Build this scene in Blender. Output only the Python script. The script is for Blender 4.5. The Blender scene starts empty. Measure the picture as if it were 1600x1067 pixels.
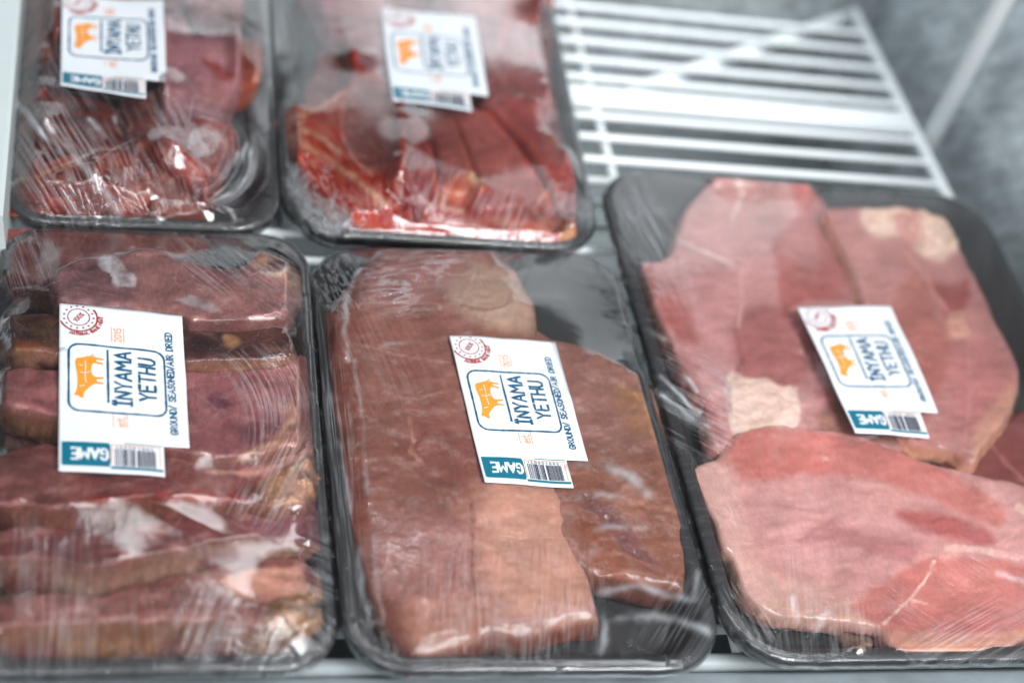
import bpy, math, random
import numpy as np
from mathutils import Matrix, Vector

random.seed(7)
SC = bpy.context.scene
COL = SC.collection

# ------------------------------------------------------------------ camera
FPX = 2150.0
_d = np.array([395 - 800, -1850 - 533.5, FPX])
_x = np.array([9200.0, 0, FPX]); _x[1] = -(_d[0] * _x[0] + FPX * FPX) / _d[1]
_d /= np.linalg.norm(_d); _x /= np.linalg.norm(_x); _z = np.cross(_x, _d)
CAMH = 0.565
# rows of R: world axes in camera coords (x right, y down, z forward)
R3 = np.array([_x, _d, _z])

def W(p, h=0.0):
    """traced photograph points -> points of the plane z = h (metres)"""
    p = np.atleast_2d(np.asarray(p, float)); h = np.broadcast_to(np.asarray(h, float), (len(p),))
    r = np.stack([p[:, 0] - 800, p[:, 1] - 533.5, np.full(len(p), FPX)], 1)
    w = r @ R3.T
    t = (CAMH - h) / -w[:, 2]
    return w[:, :2] * t[:, None]

def PX(x, y, z):
    v = np.stack([x, y, np.asarray(z) - CAMH], -1)
    c = v @ R3
    return 800 + FPX * c[..., 0] / c[..., 2], 533.5 + FPX * c[..., 1] / c[..., 2]

cam = bpy.data.cameras.new("camera"); camo = bpy.data.objects.new("camera", cam); COL.objects.link(camo)
cx, cyd, czf = R3[:, 0], R3[:, 1], R3[:, 2]      # camera right / down / forward in world
M = Matrix(((cx[0], -cyd[0], -czf[0], 0), (cx[1], -cyd[1], -czf[1], 0), (cx[2], -cyd[2], -czf[2], CAMH), (0, 0, 0, 1)))
camo.matrix_world = M
cam.sensor_width = 36; cam.lens = FPX / 1600 * 36; cam.clip_start = 0.02; cam.clip_end = 20
fx = W([(815, 655)], 0.04)[0]
cam.dof.use_dof = True
cam.dof.focus_distance = float(np.dot(np.array([fx[0], fx[1], 0.04 - CAMH]), czf))
cam.dof.aperture_fstop = 2.7
SC.camera = camo

# ------------------------------------------------------------------ light
wd = bpy.data.worlds.new("World"); SC.world = wd; wd.use_nodes = True
wd.node_tree.nodes["Background"].inputs[0].default_value = (0.78, 0.9, 1.0, 1)
wd.node_tree.nodes["Background"].inputs[1].default_value = 0.1

def area(name, loc, target, sx, sy, power, color):
    l = bpy.data.lights.new(name, 'AREA'); l.shape = 'RECTANGLE'; l.size = sx; l.size_y = sy; l.energy = power; l.color = color
    o = bpy.data.objects.new(name, l); COL.objects.link(o); o.location = loc
    o.rotation_euler = (Vector(target) - Vector(loc)).to_track_quat('-Z', 'Y').to_euler()
    return o
# ceiling lamps behind and above the viewer
area("ceiling_lamp", (0.75, -0.55, 1.5), (0.35, 0.45, 0), 0.8, 0.9, 46, (0.95, 0.98, 1.0))
area("ceiling_lamp", (-0.5, -0.5, 1.5), (0.1, 0.45, 0), 0.6, 0.9, 10, (0.92, 0.96, 1.0))
area("film_sheen_panel", (-0.05, 0.938, 0.115), (-0.05, 0.3, 0.06), 0.7, 0.11, 0.1, (0.88, 0.95, 1.0))  # unseen panel added at the back wall for a sheen on the film
area("film_sheen_panel", (0.60, 0.938, 0.26), (0.56, 0.3, 0.16), 0.52, 0.22, 0.55, (0.88, 0.95, 1.0))  # second added panel, placed so the right-hand films reflect grey
area("glint_strip_light", (0.45, 0.86, 1.5), (0.3, 0.5, 0), 1.1, 0.12, 2.8, (0.96, 0.98, 1.0))  # unseen overhead strip added for thin glints on film and meat
SC.view_settings.view_transform = 'Standard'; SC.view_settings.look = 'None'
SC.view_settings.exposure = 0.34
SC.cycles.use_denoising = True
SC.cycles.max_bounces = 10; SC.cycles.transparent_max_bounces = 12; SC.cycles.sample_clamp_indirect = 6
SC.render.engine = 'CYCLES'

# ------------------------------------------------------------------ helpers
def lin(c):
    c = np.asarray(c, float) / 255.0
    return np.where(c <= 0.04045, c / 12.92, ((c + 0.055) / 1.055) ** 2.4)

def _hash(ix, iy, s):
    n = (ix * 374761393 + iy * 668265263 + s * 1274126177) & 0xffffffff
    n = ((n ^ (n >> 13)) * 1274126177) & 0xffffffff
    n = n ^ (n >> 16)
    return (n & 0xffff) / 65535.0

def vnoise(x, y, scale, seed):
    x = x / scale; y = y / scale
    ix = np.floor(x).astype(np.int64); iy = np.floor(y).astype(np.int64)
    fx_ = x - ix; fy_ = y - iy
    fx_ = fx_ * fx_ * (3 - 2 * fx_); fy_ = fy_ * fy_ * (3 - 2 * fy_)
    a = _hash(ix, iy, seed); b = _hash(ix + 1, iy, seed); c = _hash(ix, iy + 1, seed); d = _hash(ix + 1, iy + 1, seed)
    return (a * (1 - fx_) + b * fx_) * (1 - fy_) + (c * (1 - fx_) + d * fx_) * fy_ - 0.5

def fbm(x, y, scale, seed, oct=4, rough=0.5):
    r = 0; a = 1.0; t = 0
    for k in range(oct):
        r = r + a * vnoise(x, y, scale / 2 ** k, seed + 17 * k); t += a; a *= rough
    return r / t * 2

def smooth_poly(p, n=4):
    p = np.asarray(p, float); m = len(p); out = []
    for i in range(m):
        p0, p1, p2, p3 = p[i - 1], p[i], p[(i + 1) % m], p[(i + 2) % m]
        for k in range(n):
            t = k / n
            out.append(0.5 * ((2 * p1) + (p2 - p0) * t + (2 * p0 - 5 * p1 + 4 * p2 - p3) * t * t + (3 * p1 - p0 - 3 * p2 + p3) * t ** 3))
    return np.array(out)

def sdist(poly, x, y, near=False):
    """signed distance (positive inside), optionally the nearest boundary point and its outward normal"""
    x = np.asarray(x, float); y = np.asarray(y, float)
    best = np.full(x.shape, 1e18); inside = np.zeros(x.shape, bool)
    if near: nx_ = np.zeros(x.shape); ny_ = np.zeros(x.shape); ox = np.zeros(x.shape); oy = np.zeros(x.shape)
    q = np.roll(poly, -1, 0)
    ar = np.sum(poly[:, 0] * q[:, 1] - q[:, 0] * poly[:, 1])
    sg = 1 if ar > 0 else -1
    for (ax, ay), (bx, by) in zip(poly, q):
        dx, dy = bx - ax, by - ay; L = dx * dx + dy * dy
        if L < 1e-18: continue
        t = np.clip(((x - ax) * dx + (y - ay) * dy) / L, 0, 1)
        cx_ = ax + t * dx; cy_ = ay + t * dy
        d = (x - cx_) ** 2 + (y - cy_) ** 2
        if near:
            m = d < best
            nx_[m] = cx_[m]; ny_[m] = cy_[m]; l = math.sqrt(L); ox[m] = sg * dy / l; oy[m] = -sg * dx / l
        best = np.minimum(best, d)
        c = ((ay > y) != (by > y))
        if dy != 0:
            inside ^= c & (x < ax + (y - ay) * dx / dy)
    s = np.sqrt(best) * np.where(inside, 1, -1)
    return (s, nx_, ny_, ox, oy) if near else s

def linedist(pts, x, y):
    best = np.full(x.shape, 1e18)
    for (ax, ay), (bx, by) in zip(pts[:-1], pts[1:]):
        dx, dy = bx - ax, by - ay; L = dx * dx + dy * dy + 1e-12
        t = np.clip(((x - ax) * dx + (y - ay) * dy) / L, 0, 1)
        best = np.minimum(best, (x - ax - t * dx) ** 2 + (y - ay - t * dy) ** 2)
    return np.sqrt(best)

def sstep(a, b, v):
    t = np.clip((v - a) / (b - a), 0, 1); return t * t * (3 - 2 * t)

def fillet(quad, r, n=8):
    """quad (4 world points) with rounded corners"""
    out = []
    q = np.asarray(quad, float)
    for i in range(4):
        p, a, b = q[i], q[i - 1], q[(i + 1) % 4]
        u = (a - p) / np.linalg.norm(a - p); v = (b - p) / np.linalg.norm(b - p)
        th = math.acos(np.clip(u @ v, -1, 1)); l = r / math.tan(th / 2)
        c = p + (u + v) / np.linalg.norm(u + v) * r / math.sin(th / 2)
        s, e = p + u * l, p + v * l
        a0 = math.atan2(*(s - c)[::-1]); a1 = math.atan2(*(e - c)[::-1])
        while a1 - a0 > math.pi: a1 -= 2 * math.pi
        while a1 - a0 < -math.pi: a1 += 2 * math.pi
        for k in range(n + 1):
            t = a0 + (a1 - a0) * k / n; out.append(c + r * np.array([math.cos(t), math.sin(t)]))
    return np.array(out)

def inset_quad(q, d):
    q = np.asarray(q, float); c = q.mean(0); out = []
    for i in range(4):
        p, a, b = q[i], q[i - 1], q[(i + 1) % 4]
        u = (a - p) / np.linalg.norm(a - p); v = (b - p) / np.linalg.norm(b - p)
        s = abs(u[0] * v[1] - u[1] * v[0]); out.append(p + (u + v) * d / s)
    return np.array(out)

def mesh_obj(name, verts, faces, mat, parent=None, smooth=True, attrs=None, origin=None):
    me = bpy.data.meshes.new(name)
    v = np.asarray(verts, np.float64)
    if origin is None: origin = (0, 0, 0)
    v = v - np.asarray(origin)
    me.from_pydata(v.tolist() if len(v) < 4000 else [tuple(a) for a in v], [], [tuple(f) for f in faces] if not isinstance(faces, list) else faces)
    if smooth: me.polygons.foreach_set("use_smooth", np.ones(len(me.polygons), bool))
    for k, a in (attrs or {}).items():
        a = np.asarray(a, np.float32)
        if a.ndim == 1: at = me.attributes.new(k, 'FLOAT', 'POINT'); at.data.foreach_set('value', a)
        elif k == 'Col':
            at = me.attributes.new(k, 'FLOAT_COLOR', 'POINT'); at.data.foreach_set('color', np.c_[a, np.ones(len(a))].astype(np.float32).ravel())
        else: at = me.attributes.new(k, 'FLOAT_VECTOR', 'POINT'); at.data.foreach_set('vector', a.ravel())
    if mat: me.materials.append(mat)
    me.update()
    o = bpy.data.objects.new(name, me); COL.objects.link(o); o.location = origin
    if parent: o.parent = parent; o.matrix_parent_inverse = Matrix.Translation(-Vector(parent.location))
    return o

def grid_poly(poly, step):
    """grid triangulation of a polygon with its outline snapped: xy, quad faces, boundary edges, sd, outward normals"""
    lo = poly.min(0) - step; hi = poly.max(0) + step
    nx = int((hi[0] - lo[0]) / step) + 2; ny = int((hi[1] - lo[1]) / step) + 2
    X, Y = np.meshgrid(lo[0] + np.arange(nx) * step, lo[1] + np.arange(ny) * step)
    s, px, py, ox, oy = sdist(poly, X.ravel(), Y.ravel(), True)
    ok = s > -0.5 * step
    I = np.arange(nx * ny).reshape(ny, nx)
    q = np.stack([I[:-1, :-1], I[:-1, 1:], I[1:, 1:], I[1:, :-1]], -1).reshape(-1, 4)
    q = q[ok[q].all(1)]
    used = np.unique(q); mp = np.full(nx * ny, -1); mp[used] = np.arange(len(used))
    q = mp[q]
    e = np.concatenate([q[:, [0, 1]], q[:, [1, 2]], q[:, [2, 3]], q[:, [3, 0]]])
    n = len(used)
    key = e[:, 0].astype(np.int64) * n + e[:, 1]; rev = e[:, 1].astype(np.int64) * n + e[:, 0]
    b = e[~np.isin(key, rev)]
    x = X.ravel()[used].copy(); y = Y.ravel()[used].copy(); s = s[used].copy()
    bi = np.unique(b)
    x[bi] = px[used][bi]; y[bi] = py[used][bi]; s[bi] = 0
    s = np.maximum(s, 0)
    return x, y, q, b, bi, s, ox[used], oy[used]

def skirt(nv, faces, b, bi, rings):
    """faces of side rings under boundary edges b; rings = number of added rings (each has len(bi) verts in order bi)"""
    mp = {int(v): k for k, v in enumerate(bi)}
    k0 = np.array([mp[int(v)] for v in b[:, 0]]); k1 = np.array([mp[int(v)] for v in b[:, 1]])
    m = len(bi); out = [faces]
    for r in range(rings):
        a0 = b[:, 0] if r == 0 else nv + (r - 1) * m + k0
        a1 = b[:, 1] if r == 0 else nv + (r - 1) * m + k1
        c0 = nv + r * m + k0; c1 = nv + r * m + k1
        out.append(np.stack([a1, a0, c0, c1], 1))
    return np.concatenate(out)

# ------------------------------------------------------------------ materials
def newmat(name):
    m = bpy.data.materials.new(name); m.use_nodes = True
    nt = m.node_tree; return m, nt, nt.nodes["Principled BSDF"]
def N(nt, t, **kw):
    n = nt.nodes.new(t)
    for k, v in kw.items():
        if k.startswith('i_'): n.inputs[k[2:].replace('_', ' ')].default_value = v
        else: setattr(n, k, v)
    return n
def math_(nt, op, a, b=None, c=None):
    n = nt.nodes.new('ShaderNodeMath'); n.operation = op
    for i, v in enumerate((a, b, c)):
        if v is None: continue
        if isinstance(v, (int, float)): n.inputs[i].default_value = v
        else: nt.links.new(v, n.inputs[i])
    return n.outputs[0]
def noise(nt, vec, scale, detail=4, rough=0.55, stretch=None):
    L = nt.links
    if stretch:
        mp = N(nt, 'ShaderNodeMapping'); mp.inputs['Scale'].default_value = stretch; L.new(vec, mp.inputs[0]); vec = mp.outputs[0]
    n = N(nt, 'ShaderNodeTexNoise', i_Scale=scale, i_Detail=detail, i_Roughness=rough); L.new(vec, n.inputs['Vector'])
    return n.outputs['Fac']

def meat_material(name, fibre, rough=0.36, grain=1.0):
    m, nt, b = newmat(name); L = nt.links
    tc = N(nt, 'ShaderNodeTexCoord').outputs['Object']
    at = N(nt, 'ShaderNodeAttribute', attribute_name='Col')
    n1 = noise(nt, tc, 45, 5, 0.6)
    n2 = noise(nt, tc, 420, 4, 0.65, fibre)
    n3 = noise(nt, tc, 1500, 2, 0.6)
    v1 = math_(nt, 'MULTIPLY_ADD', n1, 0.7, 0.65)
    v2 = math_(nt, 'MULTIPLY_ADD', n2, 0.9 * grain, 1 - 0.45 * grain)
    v3 = math_(nt, 'MULTIPLY_ADD', n3, 0.3, 0.85)
    n4 = noise(nt, tc, 1100, 2, 0.6, (fibre[0], fibre[1] * 0.35, 1))
    v = math_(nt, 'MULTIPLY', math_(nt, 'MULTIPLY', math_(nt, 'MULTIPLY', v1, v2), v3), math_(nt, 'MULTIPLY_ADD', n4, 0.5 * grain, 1 - 0.25 * grain))
    mx = N(nt, 'ShaderNodeVectorMath', operation='SCALE'); L.new(at.outputs['Color'], mx.inputs[0]); L.new(v, mx.inputs['Scale'])
    # pale flecks of fat between the fibres
    fl = N(nt, 'ShaderNodeMapRange', clamp=True); fl.inputs[1].default_value = 0.64; fl.inputs[2].default_value = 0.8; fl.inputs[4].default_value = 0.35
    L.new(noise(nt, tc, 260, 3, 0.7, (1, 1.8, 1)), fl.inputs[0])
    mix = N(nt, 'ShaderNodeMix', data_type='RGBA'); L.new(fl.outputs[0], mix.inputs[0]); L.new(mx.outputs[0], mix.inputs[6]); mix.inputs[7].default_value = (0.5, 0.3, 0.25, 1)
    # thin pale sinews
    sv = N(nt, 'ShaderNodeTexNoise', i_Scale=42.0, i_Detail=3.0, i_Roughness=0.5, i_Distortion=0.6); L.new(tc, sv.inputs['Vector'])
    ln = N(nt, 'ShaderNodeMapRange', clamp=True); ln.inputs[1].default_value = 0.0; ln.inputs[2].default_value = 0.009; ln.inputs[3].default_value = 0.3 * grain; ln.inputs[4].default_value = 0.0
    L.new(math_(nt, 'ABSOLUTE', math_(nt, 'SUBTRACT', sv.outputs['Fac'], 0.52)), ln.inputs[0])
    mix2 = N(nt, 'ShaderNodeMix', data_type='RGBA'); L.new(math_(nt, 'MULTIPLY', ln.outputs[0], noise(nt, tc, 90, 2, 0.5)), mix2.inputs[0]); L.new(mix.outputs[2], mix2.inputs[6]); mix2.inputs[7].default_value = (0.6, 0.4, 0.34, 1)
    L.new(mix2.outputs[2], b.inputs['Base Color'])
    b.inputs['Roughness'].default_value = rough * 0.72
    b.inputs['Specular IOR Level'].default_value = 0.45
    b.inputs['Subsurface Weight'].default_value = 0.25
    b.inputs['Subsurface Radius'].default_value = (1.0, 0.35, 0.25)
    b.inputs['Subsurface Scale'].default_value = 0.0025
    h = math_(nt, 'ADD', math_(nt, 'MULTIPLY', n2, 0.6), math_(nt, 'MULTIPLY', n1, 0.5))
    bp = N(nt, 'ShaderNodeBump', i_Strength=0.5 * grain, i_Distance=0.0012); L.new(h, bp.inputs['Height']); L.new(bp.outputs[0], b.inputs['Normal'])
    return m

MEAT = meat_material('raw_meat', (1, 0.45, 1))
SMOOTH = meat_material('smooth_raw_meat', (1, 0.6, 1), 0.34, 0.45)
MEATX = meat_material('raw_meat_cross', (0.4, 1, 1))
FATM = meat_material('fat_tissue', (1, 1, 0.4), 0.45, 0.6)

def film_material():
    m, nt, b = newmat('cling_film'); L = nt.links
    nt.nodes.remove(b); out = nt.nodes['Material Output']
    wv = N(nt, 'ShaderNodeAttribute', attribute_name='wv'); wa = N(nt, 'ShaderNodeAttribute', attribute_name='wa')
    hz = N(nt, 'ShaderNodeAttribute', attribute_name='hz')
    tc = N(nt, 'ShaderNodeTexCoord').outputs['Object']
    n1 = N(nt, 'ShaderNodeTexNoise', i_Scale=0.7, i_Detail=2.0, i_Roughness=0.55, i_Distortion=0.15); L.new(wv.outputs['Vector'], n1.inputs['Vector'])
    cr = math_(nt, 'ABSOLUTE', math_(nt, 'SUBTRACT', n1.outputs['Fac'], 0.5))
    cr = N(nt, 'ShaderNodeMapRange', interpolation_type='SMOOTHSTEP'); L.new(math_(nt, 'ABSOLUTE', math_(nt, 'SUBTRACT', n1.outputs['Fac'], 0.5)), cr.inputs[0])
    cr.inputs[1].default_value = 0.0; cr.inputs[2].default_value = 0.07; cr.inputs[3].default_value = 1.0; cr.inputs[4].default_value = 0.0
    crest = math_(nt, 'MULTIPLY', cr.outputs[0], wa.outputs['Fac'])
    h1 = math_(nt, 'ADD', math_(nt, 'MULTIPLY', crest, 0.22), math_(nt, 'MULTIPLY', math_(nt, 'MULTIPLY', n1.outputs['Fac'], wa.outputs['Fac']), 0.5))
    n2 = noise(nt, tc, 55, 3, 0.5)
    n3 = noise(nt, tc, 240, 3, 0.6, (1, 0.35, 1))
    h = math_(nt, 'ADD', h1, math_(nt, 'ADD', math_(nt, 'MULTIPLY', n2, 0.14), math_(nt, 'MULTIPLY', n3, 0.035)))
    bp = N(nt, 'ShaderNodeBump', i_Strength=1.0, i_Distance=0.001); L.new(h, bp.inputs['Height'])
    fr = N(nt, 'ShaderNodeFresnel', i_IOR=1.5); L.new(bp.outputs[0], fr.inputs['Normal'])
    f2 = math_(nt, 'MINIMUM', math_(nt, 'MULTIPLY', fr.outputs[0], 1.5), 0.8)
    tr = N(nt, 'ShaderNodeBsdfTransparent'); tr.inputs[0].default_value = (0.97, 0.975, 0.98, 1)
    gl = N(nt, 'ShaderNodeBsdfGlossy', i_Roughness=0.085); gl.inputs[0].default_value = (1, 1, 1, 1); L.new(bp.outputs[0], gl.inputs['Normal'])
    mx = N(nt, 'ShaderNodeMixShader'); L.new(f2, mx.inputs[0]); L.new(tr.outputs[0], mx.inputs[1]); L.new(gl.outputs[0], mx.inputs[2])
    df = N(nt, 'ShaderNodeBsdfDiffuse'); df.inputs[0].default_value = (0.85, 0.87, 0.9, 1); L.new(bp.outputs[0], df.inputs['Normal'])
    hzf = math_(nt, 'MINIMUM', math_(nt, 'ADD', math_(nt, 'ADD', hz.outputs['Fac'], 0.003), math_(nt, 'MULTIPLY', crest, 0.19)), 0.6)  # white put on wrinkle crests so highlight streaks show under any light
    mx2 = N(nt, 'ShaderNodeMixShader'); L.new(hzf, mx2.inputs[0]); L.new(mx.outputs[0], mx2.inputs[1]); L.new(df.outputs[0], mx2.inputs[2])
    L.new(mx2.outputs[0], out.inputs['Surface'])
    return m
FILM = film_material()

def plain(name, col, rough=0.5, bump=0, bscale=200, var=0.0, metal=0.0, vscale=40, stretch=None, spec=0.5):
    m, nt, b = newmat(name); L = nt.links
    b.inputs['Roughness'].default_value = rough; b.inputs['Metallic'].default_value = metal; b.inputs['Specular IOR Level'].default_value = spec
    tc = N(nt, 'ShaderNodeTexCoord').outputs['Object']
    if var:
        v = math_(nt, 'MULTIPLY_ADD', noise(nt, tc, vscale, 4, 0.6, stretch), 2 * var, 1 - var)
        mx = N(nt, 'ShaderNodeVectorMath', operation='SCALE'); mx.inputs[0].default_value = col[:3]; L.new(v, mx.inputs['Scale']); L.new(mx.outputs[0], b.inputs['Base Color'])
    else: b.inputs['Base Color'].default_value = (*col, 1)
    if bump:
        bp = N(nt, 'ShaderNodeBump', i_Strength=0.6, i_Distance=bump); L.new(noise(nt, tc, bscale, 3, 0.5, stretch), bp.inputs['Height']); L.new(bp.outputs[0], b.inputs['Normal'])
    return m
FOAM = plain('black_foam', (0.032, 0.031, 0.032), 0.55, 0.0004, 900, 0.3)
WHITEWIRE = plain('white_coated_wire', (0.8, 0.84, 0.85), 0.3, 0.0004, 150, 0.06)
PAPER = plain('label_paper', (0.65, 0.67, 0.70), 0.42, 0.00008, 500, 0.015)
TEAL = plain('teal_ink', (0.0, 0.125, 0.19), 0.4, 0, 1, 0.12, vscale=600)
NAVY = plain('petrol_ink', (0.005, 0.075, 0.15), 0.4, 0, 1, 0.25, vscale=700)
ORANGE = plain('orange_ink', (0.74, 0.26, 0.02), 0.45, 0, 1, 0.3, vscale=900)
RUST = plain('rust_ink', (0.33, 0.05, 0.045), 0.45, 0, 1, 0.35, vscale=900)
TAN = plain('pale_orange_ink', (0.72, 0.3, 0.12), 0.45, 0, 1, 0.3, vscale=900)
BLACKINK = plain('barcode_ink', (0.02, 0.02, 0.045), 0.45)
def steel():
    m, nt, b = newmat('embossed_aluminium'); L = nt.links
    tc = N(nt, 'ShaderNodeTexCoord').outputs['Object']
    rot = N(nt, 'ShaderNodeMapping'); rot.inputs['Rotation'].default_value = (math.radians(45), 0, 0); L.new(tc, rot.inputs[0])
    mp = N(nt, 'ShaderNodeMapping'); mp.inputs['Scale'].default_value = (1, 0.4, 1.7); L.new(rot.outputs[0], mp.inputs[0])
    n1 = noise(nt, mp.outputs[0], 75, 3, 0.55); n2 = noise(nt, tc, 14, 3, 0.6)
    r = N(nt, 'ShaderNodeMapRange', clamp=True); r.inputs[1].default_value = 0.32; r.inputs[2].default_value = 0.7; r.inputs[3].default_value = 0.65; r.inputs[4].default_value = 1.2; L.new(n1, r.inputs[0])
    v = math_(nt, 'MULTIPLY', r.outputs[0], math_(nt, 'MULTIPLY_ADD', n2, 0.9, 0.55))
    mx = N(nt, 'ShaderNodeVectorMath', operation='SCALE'); mx.inputs[0].default_value = (0.7, 0.75, 0.77); L.new(v, mx.inputs['Scale']); L.new(mx.outputs[0], b.inputs['Base Color'])  # streaks in the base colour stand in for reflected shelf wires
    b.inputs['Metallic'].default_value = 0.55; b.inputs['Roughness'].default_value = 0.33
    bp = N(nt, 'ShaderNodeBump', i_Strength=0.8, i_Distance=0.002); L.new(n1, bp.inputs['Height']); L.new(bp.outputs[0], b.inputs['Normal'])
    return m
STEEL = steel()
GALV = plain('galvanised_steel', (0.46, 0.52, 0.55), 0.32, 0.0008, 60, 0.42, 0.5, 38, (0.8, 1.4, 1))
FLOORM = plain('cabinet_floor', (0.2, 0.22, 0.225), 0.4, 0.0004, 60, 0.2, 0.3)
PANELM = plain('white_plastic', (0.52, 0.57, 0.57), 0.35, 0, 1, 0.04)

def tag(o, label=None, cat=None, group=None, kind=None):
    if label: o['label'] = label
    if cat: o['category'] = cat
    if group: o['group'] = group
    if kind: o['kind'] = kind
    return o
def empty(name, loc):
    o = bpy.data.objects.new(name, None); COL.objects.link(o); o.location = loc; o.empty_display_size = 0.02
    return o

def box(name, lo, hi, mat, parent=None, bev=0.0015):
    import bmesh
    bm = bmesh.new(); bmesh.ops.create_cube(bm, size=1)
    lo = np.array(lo); hi = np.array(hi)
    for v in bm.verts: v.co = Vector((lo + hi) / 2 * 0 + np.array(v.co) * (hi - lo))
    if bev: bmesh.ops.bevel(bm, geom=bm.edges[:], offset=bev, segments=2, affect='EDGES')
    me = bpy.data.meshes.new(name); bm.to_mesh(me); bm.free(); me.materials.append(mat)
    o = bpy.data.objects.new(name, me); COL.objects.link(o); o.location = (lo + hi) / 2
    if parent: o.parent = parent; o.matrix_parent_inverse = Matrix.Translation(-Vector(parent.location))
    return o

def tube(pts, r, n=10):
    """tube with hemispherical-ish ends along a polyline"""
    pts = np.asarray(pts, float); V = []; F = []
    d = np.gradient(pts, axis=0); d /= np.linalg.norm(d, axis=1)[:, None]
    up = np.array([0, 0, 1.0]) if abs(d[0][2]) < 0.9 else np.array([1.0, 0, 0])
    rows = [(pts[0] - d[0] * r * 0.6, d[0], 0.05), (pts[0] - d[0] * r * 0.4, d[0], r * 0.7 / r)] + [(p, q, 1.0) for p, q in zip(pts, d)] + [(pts[-1] + d[-1] * r * 0.4, d[-1], 0.7), (pts[-1] + d[-1] * r * 0.6, d[-1], 0.05)]
    for p, q, s in rows:
        a = np.cross(q, up); a /= np.linalg.norm(a); b = np.cross(a, q)
        for k in range(n):
            t = 2 * math.pi * k / n; V.append(p + r * s * (a * math.cos(t) + b * math.sin(t)))
    for i in range(len(rows) - 1):
        for k in range(n):
            F.append((i * n + k, i * n + (k + 1) % n, (i + 1) * n + (k + 1) % n, (i + 1) * n + k))
    return V, F

# ------------------------------------------------------------------ the cabinet
tag(box('cabinet_floor', (-0.5, 0.1, -0.17), (0.56, 1.0, -0.16), FLOORM, bev=0), kind='structure')
tag(box('back_wall', (-0.5, 0.945, -0.159), (0.6, 0.97, 0.17), STEEL, bev=0), kind='structure')

def wall_sheet():
    # embossed aluminium side wall with shallow pressed ridges
    ny, nz = 150, 60; ys = np.linspace(0.1, 0.944, ny); zs = np.linspace(-0.159, 0.28, nz)
    Yg, Zg = np.meshgrid(ys, zs); Xg = 0.553 + 0.0012 * fbm(Yg, Zg * 2.2, 0.05, 5, 3)
    V = np.stack([Xg.ravel(), Yg.ravel(), Zg.ravel()], 1); I = np.arange(ny * nz).reshape(nz, ny)
    F = np.stack([I[:-1, :-1], I[1:, :-1], I[1:, 1:], I[:-1, 1:]], -1).reshape(-1, 4)
    nv = len(V)
    V = np.vstack([V, [(0.57, .1, -.159), (0.57, .944, -.159), (0.57, .944, .28), (0.57, .1, .28)]])
    F = F.tolist() + [[nv, nv + 1, nv + 2, nv + 3], [nv, nv + 3] + I[::-1, 0].tolist(), [nv + 1] + I[:, -1].tolist() + [nv + 2],
                      [nv + 2] + I[-1, ::-1].tolist() + [nv + 3], [nv] + I[0, :].tolist() + [nv + 1]]
    return tag(mesh_obj('side_wall', V, F, STEEL), kind='structure')
wall_sheet()

rl = W([(0, 1056), (1600, 1037)], 0.004)
def front_rail():
    dy = (rl[1][1] - rl[0][1]) / (rl[1][0] - rl[0][0]); xs = np.linspace(-0.3, 0.55, 40)
    prof = [(0, -0.03), (0, -0.004), (-0.001, 0.001), (-0.004, 0.0035), (-0.03, 0.004), (-0.075, 0.0025), (-0.085, -0.001), (-0.087, -0.03)]
    V = [(x, rl[0][1] + dy * (x - rl[0][0]) + a, z) for x in xs for a, z in prof]; n = len(prof)
    F = [(i * n + k, i * n + (k + 1) % n, (i + 1) * n + (k + 1) % n, (i + 1) * n + k) for i in range(len(xs) - 1) for k in range(n)]
    F += [list(range(n)), list(range((len(xs) - 1) * n, len(xs) * n))[::-1]]
    o = mesh_obj('metal_rail', V, F, GALV, origin=(0.12, rl[0][1] - 0.04, 0))
    tag(o, 'galvanised grey metal ledge running along the front of the cabinet below the packs', 'rail')
front_rail()

shelf = empty('wire_shelf', (0.2, 0.6, -0.006))
tag(shelf, 'white coated wire shelf under all the meat packs', 'shelf')
WR = 0.0026
V, F = tube([(-0.2, 0, 0), (0.1, 0, 0), (0.3, 0, 0), (0.52, 0, 0)], WR)
wire0 = mesh_obj('wire', V, F, WHITEWIRE)
wire0.parent = shelf; wire0.matrix_parent_inverse = Matrix.Translation(-Vector(shelf.location))
wy = [0.885 - 0.0228 * k for k in range(25)]
for i, y in enumerate(wy):
    o = wire0 if i == 0 else wire0.copy()
    if i: COL.objects.link(o)
    o.location = (random.uniform(-.001, .001), y + random.uniform(-.0008, .0008), -0.003)
    o.rotation_euler = (0, 0, random.uniform(-.003, .003))
for x in (-0.17, 0.049, 0.2735):
    V, F = tube([(x, 0.905, -0.0092), (x, 0.7, -0.0092), (x, 0.5, -0.0092), (x, 0.325, -0.0092)], 0.0034)
    mesh_obj('support_wire', V, F, WHITEWIRE, shelf)
V, F = tube([(0.521, 0.918, -0.0045), (0.521, 0.7, -0.0045), (0.521, 0.5, -0.0045), (0.521, 0.322, -0.0045)], 0.0046); mesh_obj('side_rail', V, F, WHITEWIRE, shelf)
V, F = tube([(-0.2, 0.322, -0.006), (0.2, 0.322, -0.006), (0.52, 0.322, -0.006)], 0.0048); mesh_obj('front_bar', V, F, plain('worn_grey_coating', (0.3, 0.33, 0.34), 0.5, 0.0004, 200, 0.2), shelf)
box('cross_bar', (-0.2, 0.762, -0.0095), (0.519, 0.781, -0.0062 + 0.0072), WHITEWIRE, shelf, 0.0025)
a, b_ = W([(985, 142)], -0.016)[0], W([(1335, 22)], -0.016)[0]
V, F = tube([(a[0], a[1], -0.0165), ((a[0] + b_[0]) / 2, (a[1] + b_[1]) / 2, -0.0165), (b_[0], b_[1], -0.0165)], 0.0055); mesh_obj('diagonal_brace', V, F, WHITEWIRE, shelf)

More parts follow.
